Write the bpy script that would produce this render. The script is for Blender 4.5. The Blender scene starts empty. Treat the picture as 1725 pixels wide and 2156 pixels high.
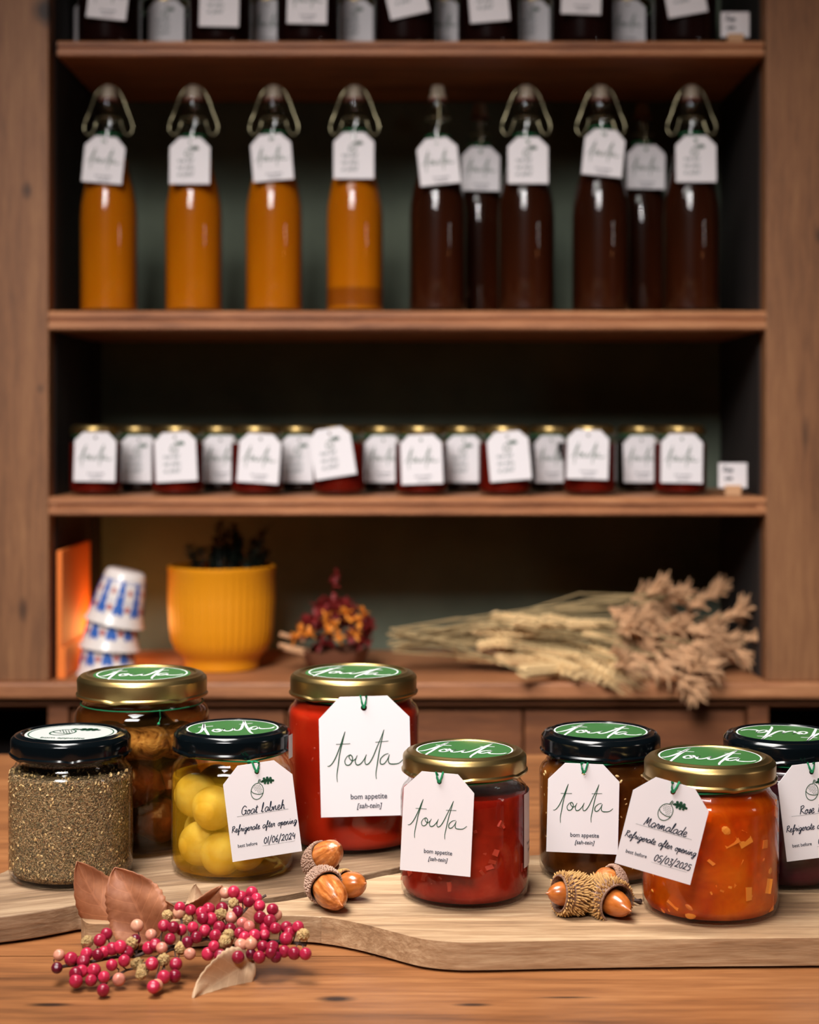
import bpy, bmesh, math, random
from mathutils import Vector, Matrix, Euler
random.seed(7)
PI = math.pi
scene = bpy.context.scene
COL = scene.collection

# ------------------------------------------------------------------ camera
F, CX, HY, HC = 3500.0, 862.5, 900.0, 0.257      # focal length in px, principal column, horizon row, camera height over the boards
cam_d = bpy.data.cameras.new('camera')
cam = bpy.data.objects.new('camera', cam_d); COL.objects.link(cam); scene.camera = cam
cam.location = (0, 0, HC); cam.rotation_euler = (PI/2, 0, 0)
cam_d.sensor_fit = 'HORIZONTAL'; cam_d.sensor_width = 24.0
cam_d.lens = F/1725*24; cam_d.shift_y = -(1078-HY)/1725
cam_d.clip_start = 0.02
cam_d.dof.use_dof = True; cam_d.dof.focus_distance = 0.905; cam_d.dof.aperture_fstop = 7.2

# ------------------------------------------------------------------ world, lights, exposure
w = bpy.data.worlds.new('world'); scene.world = w; w.use_nodes = True
w.node_tree.nodes['Background'].inputs[0].default_value = (0.55, 0.45, 0.38, 1)
w.node_tree.nodes['Background'].inputs[1].default_value = 0.03
scene.view_settings.view_transform = 'Standard'; scene.view_settings.look = 'None'
scene.view_settings.exposure = -0.95; scene.view_settings.gamma = 1.0
scene.view_settings.use_curve_mapping = False
def area(name, loc, target, sx, sy, power, col, spread=180):
    l = bpy.data.lights.new(name, 'AREA'); l.shape = 'RECTANGLE'; l.size = sx; l.size_y = sy
    l.energy = power; l.color = col; l.spread = math.radians(spread)
    o = bpy.data.objects.new(name, l); COL.objects.link(o); o.location = loc
    o.rotation_euler = (Vector(target)-Vector(loc)).to_track_quat('-Z', 'Y').to_euler()
    return o
area('skylight', (-0.32, 0.74, 1.25), (0.0, 0.96, 0.0), 0.75, 0.50, 20, (1.0, 0.97, 0.93), 105)
area('window_light', (-0.50, -0.70, 1.60), (0.0, 1.85, -0.05), 0.9, 0.7, 9.6, (1.0, 0.96, 0.94), 40)
area('side_window_light', (1.7, 0.35, 0.60), (0.1, 1.0, 0.03), 0.22, 0.40, 3, (1.0, 0.90, 0.84))
def lamp(name, loc, power, col, r):
    l = bpy.data.lights.new(name, 'POINT'); l.energy = power; l.color = col; l.shadow_soft_size = r
    o = bpy.data.objects.new(name, l); COL.objects.link(o); o.location = loc; return o
lamp('warm_room_lamp', (1.35, 0.45, 0.30), 1.2, (1.0, 0.42, 0.14), 0.05)
cy = scene.cycles
cy.max_bounces = 14; cy.transparent_max_bounces = 24; cy.transmission_bounces = 8; cy.glossy_bounces = 4; cy.diffuse_bounces = 2
cy.sample_clamp_indirect = 4.0; cy.use_denoising = True; cy.caustics_refractive = False; cy.caustics_reflective = False

# ------------------------------------------------------------------ helpers
def at(px, py, Y):
    """world point seen at photo pixel (px, py) when it stands Y metres away"""
    return Vector(((px-CX)/F*Y, Y, HC-(py-HY)/F*Y))
def onz(px, py, z=0.0):
    Y = (HC-z)*F/(py-HY)
    return Vector(((px-CX)/F*Y, Y, z))

class MB:
    def __init__(s): s.v = []; s.f = []
    def add(s, vs, fs, M=None):
        b = len(s.v)
        s.v += [tuple(M @ Vector(p)) for p in vs] if M else [tuple(p) for p in vs]
        s.f += [tuple(i+b for i in f) for f in fs]
    def box(s, x0, x1, y0, y1, z0, z1, M=None):
        vs = [(x, y, z) for x in (x0, x1) for y in (y0, y1) for z in (z0, z1)]
        s.add(vs, [(0,1,3,2), (4,6,7,5), (0,4,5,1), (2,3,7,6), (0,2,6,4), (1,5,7,3)], M)
    def lathe(s, prof, n=48, M=None, fn=None):
        vs = []; fs = []; m = len(prof)
        for i in range(n):
            a = 2*PI*i/n
            for (r, z) in prof:
                if fn: r, z = fn(r, z, a)
                vs.append((r*math.cos(a), r*math.sin(a), z))
        for i in range(n):
            j = (i+1) % n
            for k in range(m-1):
                r0, r1 = prof[k][0], prof[k+1][0]
                if r0 < 1e-7 and r1 < 1e-7: continue
                if r0 < 1e-7: fs.append((i*m+k, j*m+k+1, i*m+k+1))
                elif r1 < 1e-7: fs.append((i*m+k, j*m+k, i*m+k+1))
                else: fs.append((i*m+k, j*m+k, j*m+k+1, i*m+k+1))
        s.add(vs, fs, M)
    def tube(s, pts, r, n=6, closed=False):
        pts = [Vector(p) for p in pts]; m = len(pts); vs = []; fs = []
        rr = r if isinstance(r, (list, tuple)) else [r]*m
        up = Vector((0.13, 0.21, 0.97))
        for i, p in enumerate(pts):
            if closed: t = pts[(i+1) % m]-pts[i-1]
            else: t = pts[min(i+1, m-1)]-pts[max(i-1, 0)]
            if t.length < 1e-9: t = Vector((0, 0, 1))
            t.normalize(); a = t.cross(up)
            if a.length < .1: a = t.cross(Vector((1, 0, 0)))
            a.normalize(); b = t.cross(a)
            for k in range(n):
                q = 2*PI*k/n; vs.append(p+(a*math.cos(q)+b*math.sin(q))*rr[i])
        for i in range(m if closed else m-1):
            j = (i+1) % m
            for k in range(n):
                l = (k+1) % n; fs.append((i*n+k, i*n+l, j*n+l, j*n+k))
        if not closed:
            fs.append(tuple(range(n))[::-1]); fs.append(tuple((m-1)*n+k for k in range(n)))
        s.add(vs, fs)
    def ball(s, c, r, M=None, nu=10, nv=7):
        c = Vector(c); R = (r, r, r) if not isinstance(r, (tuple, list)) else r
        vs = [(0, 0, 1)]
        for i in range(1, nv):
            a = PI*i/nv
            for k in range(nu):
                q = 2*PI*k/nu; vs.append((math.sin(a)*math.cos(q), math.sin(a)*math.sin(q), math.cos(a)))
        vs.append((0, 0, -1)); fs = []
        for k in range(nu): fs.append((0, 1+k, 1+(k+1) % nu))
        for i in range(nv-2):
            for k in range(nu):
                a = 1+i*nu+k; b = 1+i*nu+(k+1) % nu
                fs.append((a, a+nu, b+nu, b))
        e = len(vs)-1; o = 1+(nv-2)*nu
        for k in range(nu): fs.append((e, o+(k+1) % nu, o+k))
        T = Matrix.Translation(c) @ (M.to_4x4() if M else Matrix.Identity(4)) @ Matrix.Diagonal((*R, 1))
        s.add(vs, fs, T)
    def build(s, name, m, parent=None, loc=None, smooth=True, ang=38, rot=None):
        me = bpy.data.meshes.new(name); me.from_pydata(s.v, [], s.f); me.validate()
        if smooth:
            me.shade_smooth(); me.set_sharp_from_angle(angle=math.radians(ang))
        me.materials.append(m)
        o = bpy.data.objects.new(name, me); COL.objects.link(o)
        if parent: o.parent = parent
        if loc is not None: o.location = loc
        if rot is not None: o.rotation_euler = rot
        return o

def tag_(o, label=None, cat=None, group=None, kind=None):
    if label: o['label'] = label
    if cat: o['category'] = cat
    if group: o['group'] = group
    if kind: o['kind'] = kind
    return o
def empty(name, loc, label, cat, group=None, rot=(0, 0, 0)):
    o = bpy.data.objects.new(name, None); COL.objects.link(o); o.empty_display_size = .02
    o.location = loc; o.rotation_euler = rot
    return tag_(o, label, cat, group)
def kids(o): return [c for c in bpy.data.objects if c.parent == o]
def clone(o, parent=None):
    c = o.copy(); COL.objects.link(c); c.parent = parent
    for k in kids(o): clone(k, c)
    return c
def bev(o, w=.001, n=2):
    m = o.modifiers.new('bevel', 'BEVEL'); m.width = w; m.segments = n; m.limit_method = 'ANGLE'; return o

# ------------------------------------------------------------------ materials
def srgb(r, g, b):
    return tuple(((c/255+.055)/1.055)**2.4 if c > 10 else c/255/12.92 for c in (r, g, b))+(1,)
class NT:
    def __init__(s, name):
        s.m = bpy.data.materials.new(name); s.m.use_nodes = True; s.t = s.m.node_tree; s.t.nodes.clear()
        s.out = s.n('ShaderNodeOutputMaterial')
    def n(s, ty, **kw):
        x = s.t.nodes.new(ty)
        for k, v in kw.items():
            if k == 'I':
                for a, b in v.items():
                    if hasattr(b, 'links') or isinstance(b, bpy.types.NodeSocket): s.t.links.new(b, x.inputs[a])
                    else: x.inputs[a].default_value = b
            else: setattr(x, k, v)
        return x
    def link(s, a, b): s.t.links.new(a, b)
    def coord(s, scale=(1, 1, 1), rot=(0, 0, 0), loc=(0, 0, 0), src='Object'):
        c = s.n('ShaderNodeTexCoord'); m = s.n('ShaderNodeMapping')
        m.inputs['Scale'].default_value = scale; m.inputs['Rotation'].default_value = rot; m.inputs['Location'].default_value = loc
        s.link(c.outputs[src], m.inputs[0]); return m.outputs[0]
    def noise(s, vec, scale, detail=3, rough=.5, dist=0):
        x = s.n('ShaderNodeTexNoise', I={'Vector': vec, 'Scale': scale, 'Detail': detail, 'Roughness': rough, 'Distortion': dist})
        return x.outputs['Fac']
    def ramp(s, fac, stops, interp='LINEAR'):
        r = s.n('ShaderNodeValToRGB'); s.link(fac, r.inputs[0]); cr = r.color_ramp; cr.interpolation = interp
        while len(cr.elements) < len(stops): cr.elements.new(.5)
        for e, (p, c) in zip(cr.elements, stops):
            e.position = p; e.color = c if len(c) == 4 else (*c, 1)
        return r.outputs[0]
    def math(s, op, a, b=0.0, clamp=False):
        x = s.n('ShaderNodeMath', operation=op); x.use_clamp = clamp
        for i, v in enumerate((a, b)):
            if isinstance(v, (int, float)): x.inputs[i].default_value = v
            else: s.link(v, x.inputs[i])
        return x.outputs[0]
    def mixc(s, fac, a, b, blend='MIX'):
        x = s.n('ShaderNodeMix', data_type='RGBA', blend_type=blend)
        for i, v in ((0, fac), (6, a), (7, b)):
            if isinstance(v, bpy.types.NodeSocket): s.link(v, x.inputs[i])
            else: x.inputs[i].default_value = v
        return x.outputs[2]
    def bump(s, h, strength=.3, dist=.001):
        return s.n('ShaderNodeBump', I={'Height': h, 'Strength': strength, 'Distance': dist}).outputs[0]
    def pr(s, **kw):
        p = s.n('ShaderNodeBsdfPrincipled')
        for k, v in kw.items():
            k = k.replace('_', ' ')
            if isinstance(v, bpy.types.NodeSocket): s.link(v, p.inputs[k])
            else: p.inputs[k].default_value = v
        return p.outputs[0]
    def done(s, sh): s.link(sh, s.out.inputs[0]); return s.m
def plain(name, col, rough=.5, **kw):
    t = NT(name); return t.done(t.pr(Base_Color=col, Roughness=rough, **kw))

def wood(name, dark, mid, light, grain='X', rot=0.0, fine=1.0, rough=.5, knots=None, seedloc=(0, 0, 0), bump=.25, rnd=.0, org=(0, 0, 0), lines=.22):
    t = NT(name)
    sc = {'X': (3, 38, 38), 'Y': (38, 3, 38), 'Z': (38, 38, 3)}[grain]
    c0 = t.n('ShaderNodeTexCoord').outputs['Object']
    oi = t.n('ShaderNodeObjectInfo').outputs['Random']
    off = t.n('ShaderNodeCombineXYZ', I={0: t.math('MULTIPLY', oi, 3.7), 1: t.math('MULTIPLY', oi, 9.1), 2: t.math('MULTIPLY', oi, 5.3)}).outputs[0]
    add = t.n('ShaderNodeVectorMath', operation='ADD', I={0: c0, 1: off}).outputs[0]
    m = t.n('ShaderNodeMapping', I={0: add}); m.inputs['Rotation'].default_value = (0, 0, -rot); m.inputs['Location'].default_value = seedloc
    m2 = t.n('ShaderNodeMapping', I={0: m.outputs[0]}); m2.inputs['Scale'].default_value = sc
    v = m2.outputs[0]
    big = t.noise(v, .55*fine, 3, .55, 1.2)
    fin = t.noise(v, 4.5*fine, 4, .65, .3)
    thin = t.noise(v, 14*fine, 3, .7, .2)
    f = t.math('ADD', t.math('ADD', t.math('MULTIPLY', big, .62-lines), t.math('MULTIPLY', fin, .38)), t.math('MULTIPLY', thin, lines))
    col = t.ramp(f, [(.33, dark), (.5, mid), (.66, light)])
    if rnd:
        col = t.mixc(rnd, col, t.ramp(oi, [(0, dark), (.5, mid), (1, light)]), 'MIX')
    if knots:                                      # list of (x, y, z, radius along grain, radius across) in object space
        for (kx, ky, kz, ra, rb) in knots:
            sx = {'X': (1/ra, 1/rb, 1/rb), 'Z': (1/rb, 1/rb, 1/ra), 'Y': (1/rb, 1/ra, 1/rb)}[grain]
            d = t.n('ShaderNodeVectorMath', operation='SUBTRACT', I={0: c0}); d.inputs[1].default_value = (kx-org[0], ky-org[1], kz-org[2])
            d2 = t.n('ShaderNodeVectorMath', operation='MULTIPLY', I={0: d.outputs[0]}); d2.inputs[1].default_value = sx
            L = t.n('ShaderNodeVectorMath', operation='LENGTH', I={0: d2.outputs[0]}).outputs['Value']
            L = t.math('ADD', L, t.math('MULTIPLY', t.math('SUBTRACT', big, .5), .9))
            k = t.ramp(L, [(.35, (1, 1, 1)), (1.0, (0, 0, 0))])
            col = t.mixc(k, col, tuple(c*.25 for c in dark[:3])+(1,))
    b = t.bump(fin, bump, .0012)
    return t.done(t.pr(Base_Color=col, Roughness=rough, Normal=b))

M = {}
M['pine'] = wood('pine_wood', srgb(92, 56, 32), srgb(134, 88, 54), srgb(158, 110, 70), 'Z', rough=.6, org=(0, 1.98, -.765),
                 knots=[(-.43, 1.85, .055, .02, .008), (-.425, 1.85, .52, .014, .009), (-.405, 1.85, .72, .022, .02), (.47, 1.85, .08, .02, .01), (.455, 1.85, .47, .013, .007), (.44, 1.85, .25, .03, .006), (-.41, 1.85, .30, .008, .006)])
M['shelf'] = wood('shelf_wood', srgb(108, 62, 36), srgb(170, 110, 70), srgb(206, 148, 102), 'X', rough=.55, fine=.7)
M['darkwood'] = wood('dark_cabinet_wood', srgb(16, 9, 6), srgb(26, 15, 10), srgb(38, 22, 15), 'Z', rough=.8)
M['lowerwood'] = wood('lower_cabinet_wood', srgb(78, 42, 20), srgb(118, 68, 36), srgb(148, 92, 52), 'X', rough=.6)
M['table'] = wood('table_wood', srgb(76, 42, 22), srgb(144, 90, 50), srgb(180, 122, 74), 'X', rough=.42, fine=.62, bump=.2, org=(0, .88, -.765),
                  knots=[(-.035, .793, -.0152, .012, .006), (.175, .722, -.0152, .013, .004), (.03, .785, -.0152, .012, .003), (-.17, .785, -.0152, .013, .003), (.08, .665, -.0152, .016, .005), (.075, .795, -.0152, .02, .002)])
M['stave'] = wood('board_wood', srgb(76, 50, 32), srgb(172, 136, 100), srgb(230, 198, 158), 'X', rough=.6, rnd=.30, fine=1.1, bump=.5,
                  knots=[(-.006, .884, 0, .012, .004)])
M['stave2'] = wood('old_board_wood', srgb(60, 42, 28), srgb(142, 112, 84), srgb(200, 170, 136), 'X', rot=.40, rough=.62, rnd=.25, fine=1.0, bump=.6)
t = NT('green_back_panel'); v = t.coord()
M['green'] = t.done(t.pr(Base_Color=t.ramp(t.noise(v, 9, 4), [(.3, srgb(78, 88, 74)), (.7, srgb(104, 114, 96))]), Roughness=.75))
t = NT('glass')                                     # thin clear glass: passes light straight, reflects by Fresnel, refracts at its grazing edges
lw = t.n('ShaderNodeLayerWeight'); lw.inputs[0].default_value = .5
fr = t.math('ADD', .035, t.math('MULTIPLY', t.math('POWER', lw.outputs['Facing'], 5.0), .85))
tr = t.n('ShaderNodeBsdfTransparent'); tr.inputs[0].default_value = (.985, .994, .988, 1)
gl = t.n('ShaderNodeBsdfGlass'); gl.inputs['Roughness'].default_value = 0.0; gl.inputs['IOR'].default_value = 1.3; gl.inputs['Color'].default_value = (.93, .96, .95, 1)
gs = t.n('ShaderNodeBsdfGlossy'); gs.inputs['Roughness'].default_value = .03
m1 = t.n('ShaderNodeMixShader', I={0: t.math('MULTIPLY', t.math('POWER', lw.outputs['Facing'], 9.0), .8), 1: tr.outputs[0], 2: gl.outputs[0]})
m2 = t.n('ShaderNodeMixShader', I={0: fr, 1: m1.outputs[0], 2: gs.outputs[0]})
M['glass'] = t.done(m2.outputs[0])

def gel(name, tint, c1, c2, alpha=.6, scale=60, rough=.25, sss=.35, c3=None):
    t = NT(name); v = t.coord(); nz = t.noise(v, scale, 4, .6, .4)
    big = t.noise(v, scale*.3, 2)
    col = t.ramp(t.math('ADD', t.math('MULTIPLY', nz, .5), t.math('MULTIPLY', big, .5)), [(.38, c1), (.62, c2)]+([(.78, c3)] if c3 else []))
    p = t.pr(Base_Color=col, Roughness=rough, Specular_IOR_Level=.12, Subsurface_Weight=sss, Subsurface_Radius=(.6, .25, .1), Subsurface_Scale=.012,
             Normal=t.bump(nz, .25, .0008))
    tr = t.n('ShaderNodeBsdfTransparent'); tr.inputs[0].default_value = tint
    a = t.math('ADD', alpha-.2, t.math('MULTIPLY', nz, .4), True)
    return t.done(t.n('ShaderNodeMixShader', I={0: a, 1: tr.outputs[0], 2: p}).outputs[0])
M['orange_gel'] = gel('orange_marmalade', (1, .42, .06, 1), srgb(204, 74, 6), srgb(240, 118, 18), .60, 55, c3=srgb(250, 156, 50))
M['orange_core'] = gel('marmalade_core', (1, .4, .1, 1), srgb(190, 66, 8), srgb(236, 116, 22), 1.3, 75)
M['peel'] = plain('orange_peel', srgb(240, 122, 26), .45, Subsurface_Weight=.4, Subsurface_Radius=(.6, .3, .1), Subsurface_Scale=.01)
M['peel_pale'] = plain('pale_orange_peel', srgb(248, 146, 48), .5, Subsurface_Weight=.3, Subsurface_Radius=(.6, .3, .1), Subsurface_Scale=.01)
M['red_gel'] = gel('red_jam', (.9, .16, .07, 1), srgb(138, 22, 10), srgb(182, 44, 24), .72, 60, c3=srgb(206, 88, 62))
M['red_core'] = gel('red_jam_core', (.8, .1, .05, 1), srgb(122, 18, 8), srgb(172, 38, 20), 1.3, 40)
M['red_smooth'] = gel('smooth_red_preserve', (.9, .1, .05, 1), srgb(142, 22, 7), srgb(176, 40, 16), 1.15, 22, .2)
M['redbit'] = plain('red_fruit_bits', srgb(176, 50, 28), .5, Subsurface_Weight=.3, Subsurface_Radius=(.6, .2, .1), Subsurface_Scale=.008)
M['fig_gel'] = gel('brown_fig_jam', (.5, .22, .05, 1), srgb(74, 36, 10), srgb(134, 74, 22), .72, 55, c3=srgb(180, 116, 46))
M['fig_core'] = gel('fig_jam_core', (.4, .2, .05, 1), srgb(40, 16, 6), srgb(86, 42, 12), 1.3, 50)
M['purple_gel'] = gel('dark_rose_jam', (.3, .05, .08, 1), srgb(36, 8, 14), srgb(78, 20, 30), 1.2, 50)
M['seed'] = plain('sesame_seed', srgb(226, 190, 130), .45)
def shell(name, tint, col, alpha, rough=.2):
    t = NT(name); tr = t.n('ShaderNodeBsdfTransparent'); tr.inputs[0].default_value = tint
    d = t.n('ShaderNodeBsdfDiffuse'); d.inputs[0].default_value = col
    tl = t.n('ShaderNodeBsdfTranslucent'); tl.inputs[0].default_value = col
    m = t.n('ShaderNodeMixShader', I={0: .4, 1: d.outputs[0], 2: tl.outputs[0]})
    return t.done(t.n('ShaderNodeMixShader', I={0: alpha, 1: tr.outputs[0], 2: m.outputs[0]}).outputs[0])
M['oil'] = shell('golden_oil', (1, .85, .38, 1), srgb(232, 176, 34), .26)
M['olive_oil'] = shell('dark_olive_oil', (.84, .62, .34, 1), srgb(92, 64, 26), .14)
t = NT('labneh'); v = t.coord()
M['labneh'] = t.done(t.pr(Base_Color=t.ramp(t.noise(v, 90, 3), [(.35, srgb(238, 216, 150)), (.65, srgb(250, 240, 214))]), Roughness=.4, Subsurface_Weight=.3, Subsurface_Radius=(.5, .4, .2), Subsurface_Scale=.006, Normal=t.bump(t.noise(v, 300, 3), .35, .001)))
t = NT('pickled_aubergine'); v = t.coord(); nz = t.noise(v, 55, 4, .6, .6)
M['aubergine'] = t.done(t.pr(Base_Color=t.ramp(nz, [(.35, srgb(82, 42, 22)), (.6, srgb(136, 80, 48))]), Roughness=.3, Normal=t.bump(nz, .6, .003)))
t = NT('pale_aubergine'); v = t.coord(); nz = t.noise(v, 75, 4, .65, 1.0)
M['aubergine_pale'] = t.done(t.pr(Base_Color=t.ramp(nz, [(.38, srgb(110, 74, 44)), (.5, srgb(206, 168, 122)), (.62, srgb(240, 214, 170))]), Roughness=.32, Normal=t.bump(nz, .8, .004)))
t = NT('herb_mix'); v = t.coord(); vo = t.n('ShaderNodeTexVoronoi', I={'Vector': v, 'Scale': 900.0}); nz = t.noise(v, 700, 4, .7)
M['herb'] = t.done(t.pr(Base_Color=t.ramp(nz, [(.34, srgb(42, 34, 22)), (.5, srgb(122, 98, 66)), (.66, srgb(196, 162, 114))]), Roughness=.8, Normal=t.bump(vo.outputs[0], .8, .001)))
t = NT('herb_flake'); oi = t.n('ShaderNodeNewGeometry').outputs['Random Per Island']
M['flake'] = t.done(t.pr(Base_Color=t.ramp(oi, [(0, srgb(50, 42, 26)), (.3, srgb(128, 110, 72)), (.55, srgb(178, 146, 100)), (.78, srgb(146, 98, 60)), (.92, srgb(226, 190, 138)), (1, srgb(98, 98, 62))]), Roughness=.75))
t = NT('gold_lid'); v = t.coord(scale=(1, 1, 1))
M['gold'] = t.done(t.pr(Base_Color=srgb(178, 150, 96), Metallic=1.0, Roughness=.35))
M['black_lid'] = plain('black_enamel_lid', srgb(6, 11, 14), .13, Specular_IOR_Level=.45)
M['paper'] = plain('white_card', srgb(228, 222, 224), .8)
M['sticker_green'] = plain('green_sticker', srgb(50, 104, 50), .38)
M['sticker_white'] = plain('white_sticker', srgb(186, 188, 184), .4)
M['ink_white'] = plain('white_print', srgb(240, 244, 240), .4)
M['ink_green'] = plain('green_ink', srgb(12, 70, 44), .6)
M['ink_dark'] = plain('dark_blue_ink', srgb(18, 34, 54), .6)
M['ink_grey'] = plain('grey_ink', srgb(120, 130, 130), .7)
M['string'] = plain('green_string', srgb(10, 128, 78), .75)
M['wire'] = plain('steel_wire', srgb(160, 152, 122), .42, Metallic=1.0)
M['ceramic'] = plain('white_stopper', srgb(150, 136, 118), .4)
M['rubber'] = plain('grey_rubber_ring', srgb(120, 70, 60), .6)
def juice(name, c1, c2, e=.3):
    t = NT(name); v = t.coord(scale=(6, 6, 2)); nz = t.noise(v, 2.5, 2)
    return t.done(t.pr(Base_Color=t.ramp(nz, [(.3, c1), (.7, c2)]), Roughness=.3, Specular_IOR_Level=.05, Subsurface_Weight=e, Subsurface_Radius=(.8, .3, .05), Subsurface_Scale=.03))
M['juice'] = juice('orange_juice', srgb(158, 84, 3), srgb(182, 102, 6))
M['sediment'] = juice('juice_sediment', srgb(120, 58, 6), srgb(140, 72, 10))
M['tea'] = juice('dark_syrup', srgb(34, 13, 4), srgb(54, 20, 6), .1)
M['shelf_jam'] = juice('dark_red_jam', srgb(72, 10, 5), srgb(96, 18, 8), .1)
M['shelf_dark'] = juice('black_cherry_jam', srgb(18, 5, 4), srgb(28, 8, 6), 0)
M['nut'] = None
t = NT('acorn_nut'); v = t.coord(scale=(1, 1, .16)); nz = t.noise(v, 420, 3, .6)
M['nut'] = t.done(t.pr(Base_Color=t.ramp(nz, [(.3, srgb(150, 74, 24)), (.55, srgb(200, 118, 56)), (.75, srgb(232, 164, 100))]), Roughness=.3, Coat_Weight=.25, Normal=t.bump(nz, .35, .001)))
t = NT('acorn_nut_smooth'); v = t.coord(scale=(1, 1, .2)); nz = t.noise(v, 260, 3, .6)
M['nut2'] = t.done(t.pr(Base_Color=t.ramp(nz, [(.3, srgb(158, 82, 28)), (.7, srgb(196, 112, 50))]), Roughness=.25, Coat_Weight=.3))
t = NT('acorn_cup'); v = t.coord(); nz = t.noise(v, 900, 3)
M['cup'] = t.done(t.pr(Base_Color=t.ramp(nz, [(.3, srgb(88, 62, 48)), (.7, srgb(168, 132, 110))]), Roughness=.85))
M['cup_y'] = plain('golden_acorn_scale', srgb(198, 152, 92), .8)
M['cup_g'] = plain('grey_acorn_scale', srgb(176, 142, 122), .85)
M['cup_in'] = plain('acorn_cup_inside', srgb(72, 44, 34), .8)
M['bark'] = plain('dark_twig', srgb(74, 54, 46), .8)
def leafm(name, c1, c2):
    t = NT(name); uv = t.n('ShaderNodeTexCoord').outputs['UV']; s = t.n('ShaderNodeSeparateXYZ', I={0: uv})
    av = t.math('ABSOLUTE', t.math('SUBTRACT', s.outputs[1], .5))
    mid = t.math('LESS_THAN', av, .022)
    q = t.math('FRACT', t.math('MULTIPLY', t.math('SUBTRACT', s.outputs[0], t.math('MULTIPLY', av, .55)), 7.0))
    sv = t.math('LESS_THAN', t.math('ABSOLUTE', t.math('SUBTRACT', q, .5)), .045)
    vein = t.math('MAXIMUM', mid, sv)
    nz = t.noise(t.coord(), 55, 4, .6)
    col = t.ramp(nz, [(.3, c1), (.7, c2)])
    col = t.mixc(t.math('MULTIPLY', vein, .16), col, tuple(min(1, c*1.7) for c in c2[:3])+(1,))
    return t.done(t.pr(Base_Color=col, Roughness=.55, Normal=t.bump(t.math('ADD', t.math('MULTIPLY', vein, -.6), nz), .5, .0008)))
M['leaf'] = leafm('dry_brown_leaf', srgb(136, 78, 50), srgb(186, 122, 84))
M['leaf_pale'] = leafm('pale_dry_leaf', srgb(186, 150, 116), srgb(214, 180, 144))
def berrym(name, c1, c2, rough=.28):
    t = NT(name); oi = t.n('ShaderNodeObjectInfo').outputs['Random']; nz = t.noise(t.coord(), 300, 3)
    a = t.math('ADD', t.math('MULTIPLY', oi, .8), t.math('MULTIPLY', nz, .3))
    return t.done(t.pr(Base_Color=t.ramp(a, [(.1, c1), (.95, c2)]), Roughness=rough, Subsurface_Weight=.15, Subsurface_Radius=(.5, .1, .1), Subsurface_Scale=.003))
M['berry'] = berrym('pink_berry', srgb(112, 8, 34), srgb(196, 44, 76))
M['berry_pale'] = berrym('pale_pink_berry', srgb(190, 96, 92), srgb(208, 152, 122))
M['berry_dark'] = berrym('dark_berry', srgb(80, 10, 30), srgb(120, 16, 46))
M['husk'] = berrym('dry_cream_husk', srgb(136, 108, 64), srgb(190, 158, 104), .8)
M['wheat'] = plain('dry_wheat', srgb(236, 200, 146), .7)
M['stalk'] = plain('dry_stalk', srgb(164, 140, 98), .7)
M['tuft'] = plain('dry_seed_head', srgb(200, 154, 114), .75)
M['pot'] = plain('mustard_glazed_pot', srgb(222, 142, 20), .38)
M['soil'] = plain('dark_soil', srgb(24, 16, 12), .95)
M['plant'] = plain('dark_green_foliage', srgb(22, 32, 20), .6)
M['red_leaf'] = plain('dark_red_dried_petal', srgb(120, 22, 20), .6)
M['yellow_leaf'] = plain('orange_yellow_dried_petal', srgb(230, 140, 44), .6)
M['wrap'] = plain('brown_wrap', srgb(108, 66, 44), .7)
M['cupwhite'] = plain('white_porcelain', srgb(226, 216, 210), .25)
M['cupblue'] = plain('blue_glaze', srgb(52, 98, 176), .3)
M['cupred'] = plain('red_glaze', srgb(170, 60, 60), .3)
M['orange_card'] = plain('orange_card', srgb(240, 124, 44), .65)

# ------------------------------------------------------------------ strokes and lettering (flat print, drawn as ribbons in the plane u right, v up)
def smooth(pts, n=5):
    out = []; P = [Vector((*p, 0)) for p in pts]
    if len(P) < 3: return P
    for i in range(len(P)-1):
        a = P[max(i-1, 0)]; b = P[i]; c = P[i+1]; d = P[min(i+2, len(P)-1)]
        for k in range(n):
            q = k/n
            out.append(.5*((2*b)+(c-a)*q+(2*a-5*b+4*c-d)*q*q+(-a+3*b-3*c+d)*q**3))
    out.append(P[-1]); return out
def ribbon(mb, pts, w, put, n=5, taper=True):
    P = smooth(pts, n); L = []
    m = len(P)
    for i, p in enumerate(P):
        t = P[min(i+1, m-1)]-P[max(i-1, 0)]
        if t.length < 1e-9: t = Vector((1, 0, 0))
        t.normalize(); nn = Vector((-t.y, t.x, 0))
        ww = w*(.55+.45*math.sin(PI*min(1, max(0, i/(m-1))))) if taper else w
        L.append((p+nn*ww/2, p-nn*ww/2))
    vs = []; fs = []
    for i, (a, b) in enumerate(L):
        vs += [put(a.x, a.y), put(b.x, b.y)]
        if i: fs.append((2*i-2, 2*i-1, 2*i+1, 2*i))
    mb.add(vs, fs)
def disk(mb, c, r, put, n=8):
    vs = [put(c[0]+r*math.cos(2*PI*k/n), c[1]+r*math.sin(2*PI*k/n)) for k in range(n)]
    mb.add(vs, [tuple(range(n))])
def T(*p):      # from photo measurements on the large tag to tag units (tag width = 1, origin top centre)
    return [((p[i]-563)/606, -(p[i+1]-290)/606) for i in range(0, len(p), 2)]
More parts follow.
